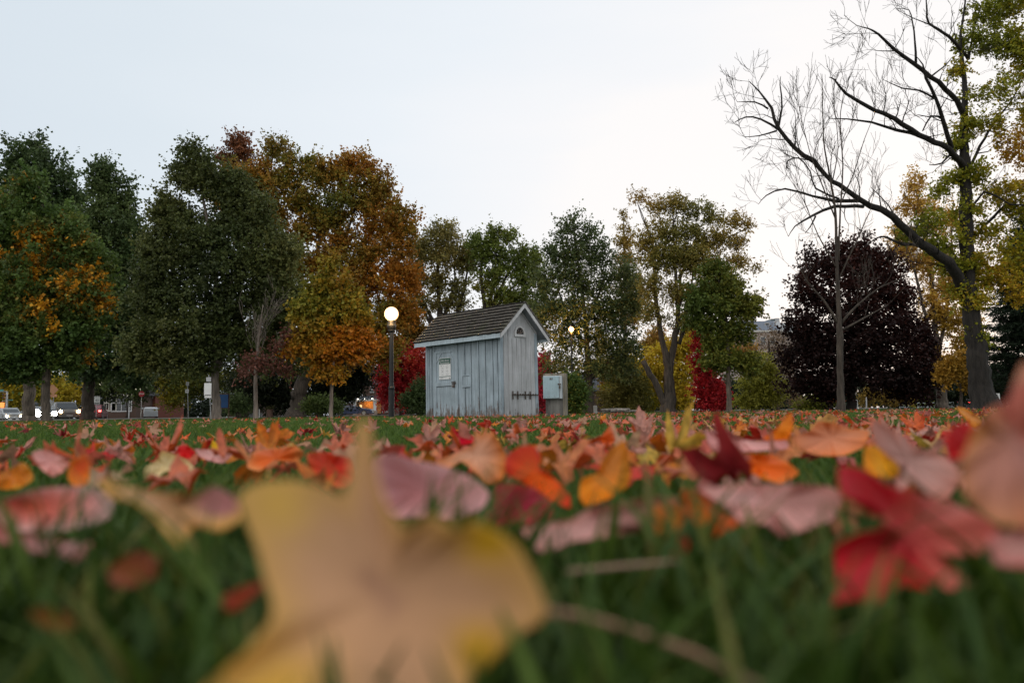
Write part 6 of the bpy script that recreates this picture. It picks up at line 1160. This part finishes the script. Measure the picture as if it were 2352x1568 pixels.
for i, (x, y) in enumerate(cand):
    key = KEYS[rng.choice(len(KEYS), p=PWV)]; s = int(rng.integers(0, 9)); size = rng.uniform(.075, .125)
    tilt = abs(rng.normal()) * 19; yaw = rng.uniform(0, 6.28); flip = rng.random() < .45
    if rng.random() < .08: tilt = rng.uniform(45, 80)
    if y < 1.3: tilt = min(tilt, 34)
    M3 = Matrix.Rotation(yaw, 3, 'Z') @ Matrix.Rotation(R(tilt), 3, 'X') @ Matrix.Rotation(rng.uniform(0, 6.28), 3, 'Z')
    if flip: M3 = M3 @ Matrix.Rotation(math.pi, 3, 'X')
    z = .030 + rng.random() * .024 + .25 * size * math.sin(R(tilt))
    if y < 1.6: z = max(z, .05) + .008; z = min(z, .078)
    if i < NIND:
        me = getmesh(key, s); o = bpy.data.objects.new('fallen_maple_leaf', me); col.objects.link(o)
        o.matrix_world = Matrix.Translation((x, y, z)) @ (M3 * size).to_4x4()
        st_ = 'standing on edge' if tilt > 42 else ('showing its underside' if flip else 'lying face up')
        tag(o, '%s fallen maple leaf %s on the grass' % (key, st_), 'leaf', '%s maple leaves %s on the lawn' % (key, st_))
    else:
        if (key, s) not in LO: LO[(key, s)] = leafmesh(100 + s, PAL[key], True)
        V3, faces, c = LO[(key, s)]
        vv = (V3 * size) @ np.array(M3).T + np.array([x, y, z]); sv.append(vv); scol.append(c * rng.uniform(.8, 1.2))
        fa = np.array([f if len(f) == 4 else (f[0], f[1], f[2], f[2]) for f in faces]); tri = np.array([f for f in faces if len(f) == 3]) + off; qd = np.array([f for f in faces if len(f) == 4]) + off
        sf3.append(tri); sf.append(np.concatenate([qd[:, [0, 1, 2]], qd[:, [0, 2, 3]]])); off += len(V3)
o = npmesh('scattered_leaves', np.concatenate(sv), np.concatenate(sf3 + sf), FALL, None, np.clip(np.concatenate(scol), 0, 1), True, 3)
tag(o, 'countless red, orange and pink maple leaves strewn over the far lawn', 'leaves', kind='stuff')
# ------------------------------------------------------------------ grass
def grass():
    rng = np.random.default_rng(8); X = []; Y = []; Wd = []; Hh = []
    def band(y0, y1, dn, w, h, mx=1.2):
        n = int((y1 - y0) * (1.5 * (y0 + y1) / 2 + mx) * dn); y = rng.uniform(y0, y1, n); x = rng.uniform(-1, 1, n) * (.75 * y + mx / 2)
        X.append(x); Y.append(y); Wd.append(np.full(n, w) * rng.uniform(.6, 1.3, n)); Hh.append(h * rng.uniform(.45, 1.15, n))
    band(.14, .42, 5600, .0058, .10, .9); band(.42, .8, 5200, .005, .066, .9); band(.14, .8, 6500, .004, .055, .9); band(.8, 2.0, 8000, .0036, .056, .9); band(2, 4, 5500, .0035, .055); band(4, 8, 2200, .0045, .055); band(8, 14, 800, .007, .055); band(14, 26, 330, .011, .055); band(26, 60, 70, .022, .06)
    X = np.concatenate(X); Y = np.concatenate(Y); Wd = np.concatenate(Wd); Hh = np.concatenate(Hh)
    k = (np.hypot(X, Y) > .13); X, Y, Wd, Hh = X[k], Y[k], Wd[k], Hh[k]; n = len(X); print('BLADES', n)
    nf = Noise3(rng, 1.1)(np.stack([X, Y, X * 0], 1)); Hh = Hh * (.72 + .5 * nf)
    Hh = np.where(Y < .30, np.minimum(Hh, .082), Hh)
    a = rng.random(n) * 6.28; dx, dy = np.cos(a), np.sin(a); b = rng.random(n) * 6.28; lean = rng.uniform(.1, .75, n) * Hh; lx, ly = np.cos(b) * lean, np.sin(b) * lean
    V = np.zeros((n, 8, 3))
    for i, (t, ww) in enumerate(((0, 1), (.4, .9), (.75, .6), (1, .08))):
        z = Hh * (t - .18 * t * t); ox = lx * t * t; oy = ly * t * t
        V[:, 2 * i, 0] = X + ox - dx * Wd / 2 * ww; V[:, 2 * i, 1] = Y + oy - dy * Wd / 2 * ww; V[:, 2 * i, 2] = z
        V[:, 2 * i + 1, 0] = X + ox + dx * Wd / 2 * ww; V[:, 2 * i + 1, 1] = Y + oy + dy * Wd / 2 * ww; V[:, 2 * i + 1, 2] = z
    base = np.arange(n)[:, None] * 8; F = np.concatenate([base + np.array([0, 1, 3, 2]), base + np.array([2, 3, 5, 4]), base + np.array([4, 5, 7, 6])])
    c = ramp([(0, (.034, .078, .011)), (.5, (.062, .122, .014)), (.85, (.11, .175, .02)), (.93, (.19, .19, .035)), (1, (.36, .28, .11))], rng.random(n) * .8 + nf * .2) * np.where(Y < .9, .68 + .3 * np.clip(Y - .3, 0, 1), 1.0)[:, None] * rng.uniform(.75, 1.25, (n, 1))  # nearest blades darkened in colour, painting in the shade deep between them
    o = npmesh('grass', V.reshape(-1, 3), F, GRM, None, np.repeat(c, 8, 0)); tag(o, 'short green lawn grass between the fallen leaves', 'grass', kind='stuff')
grass()
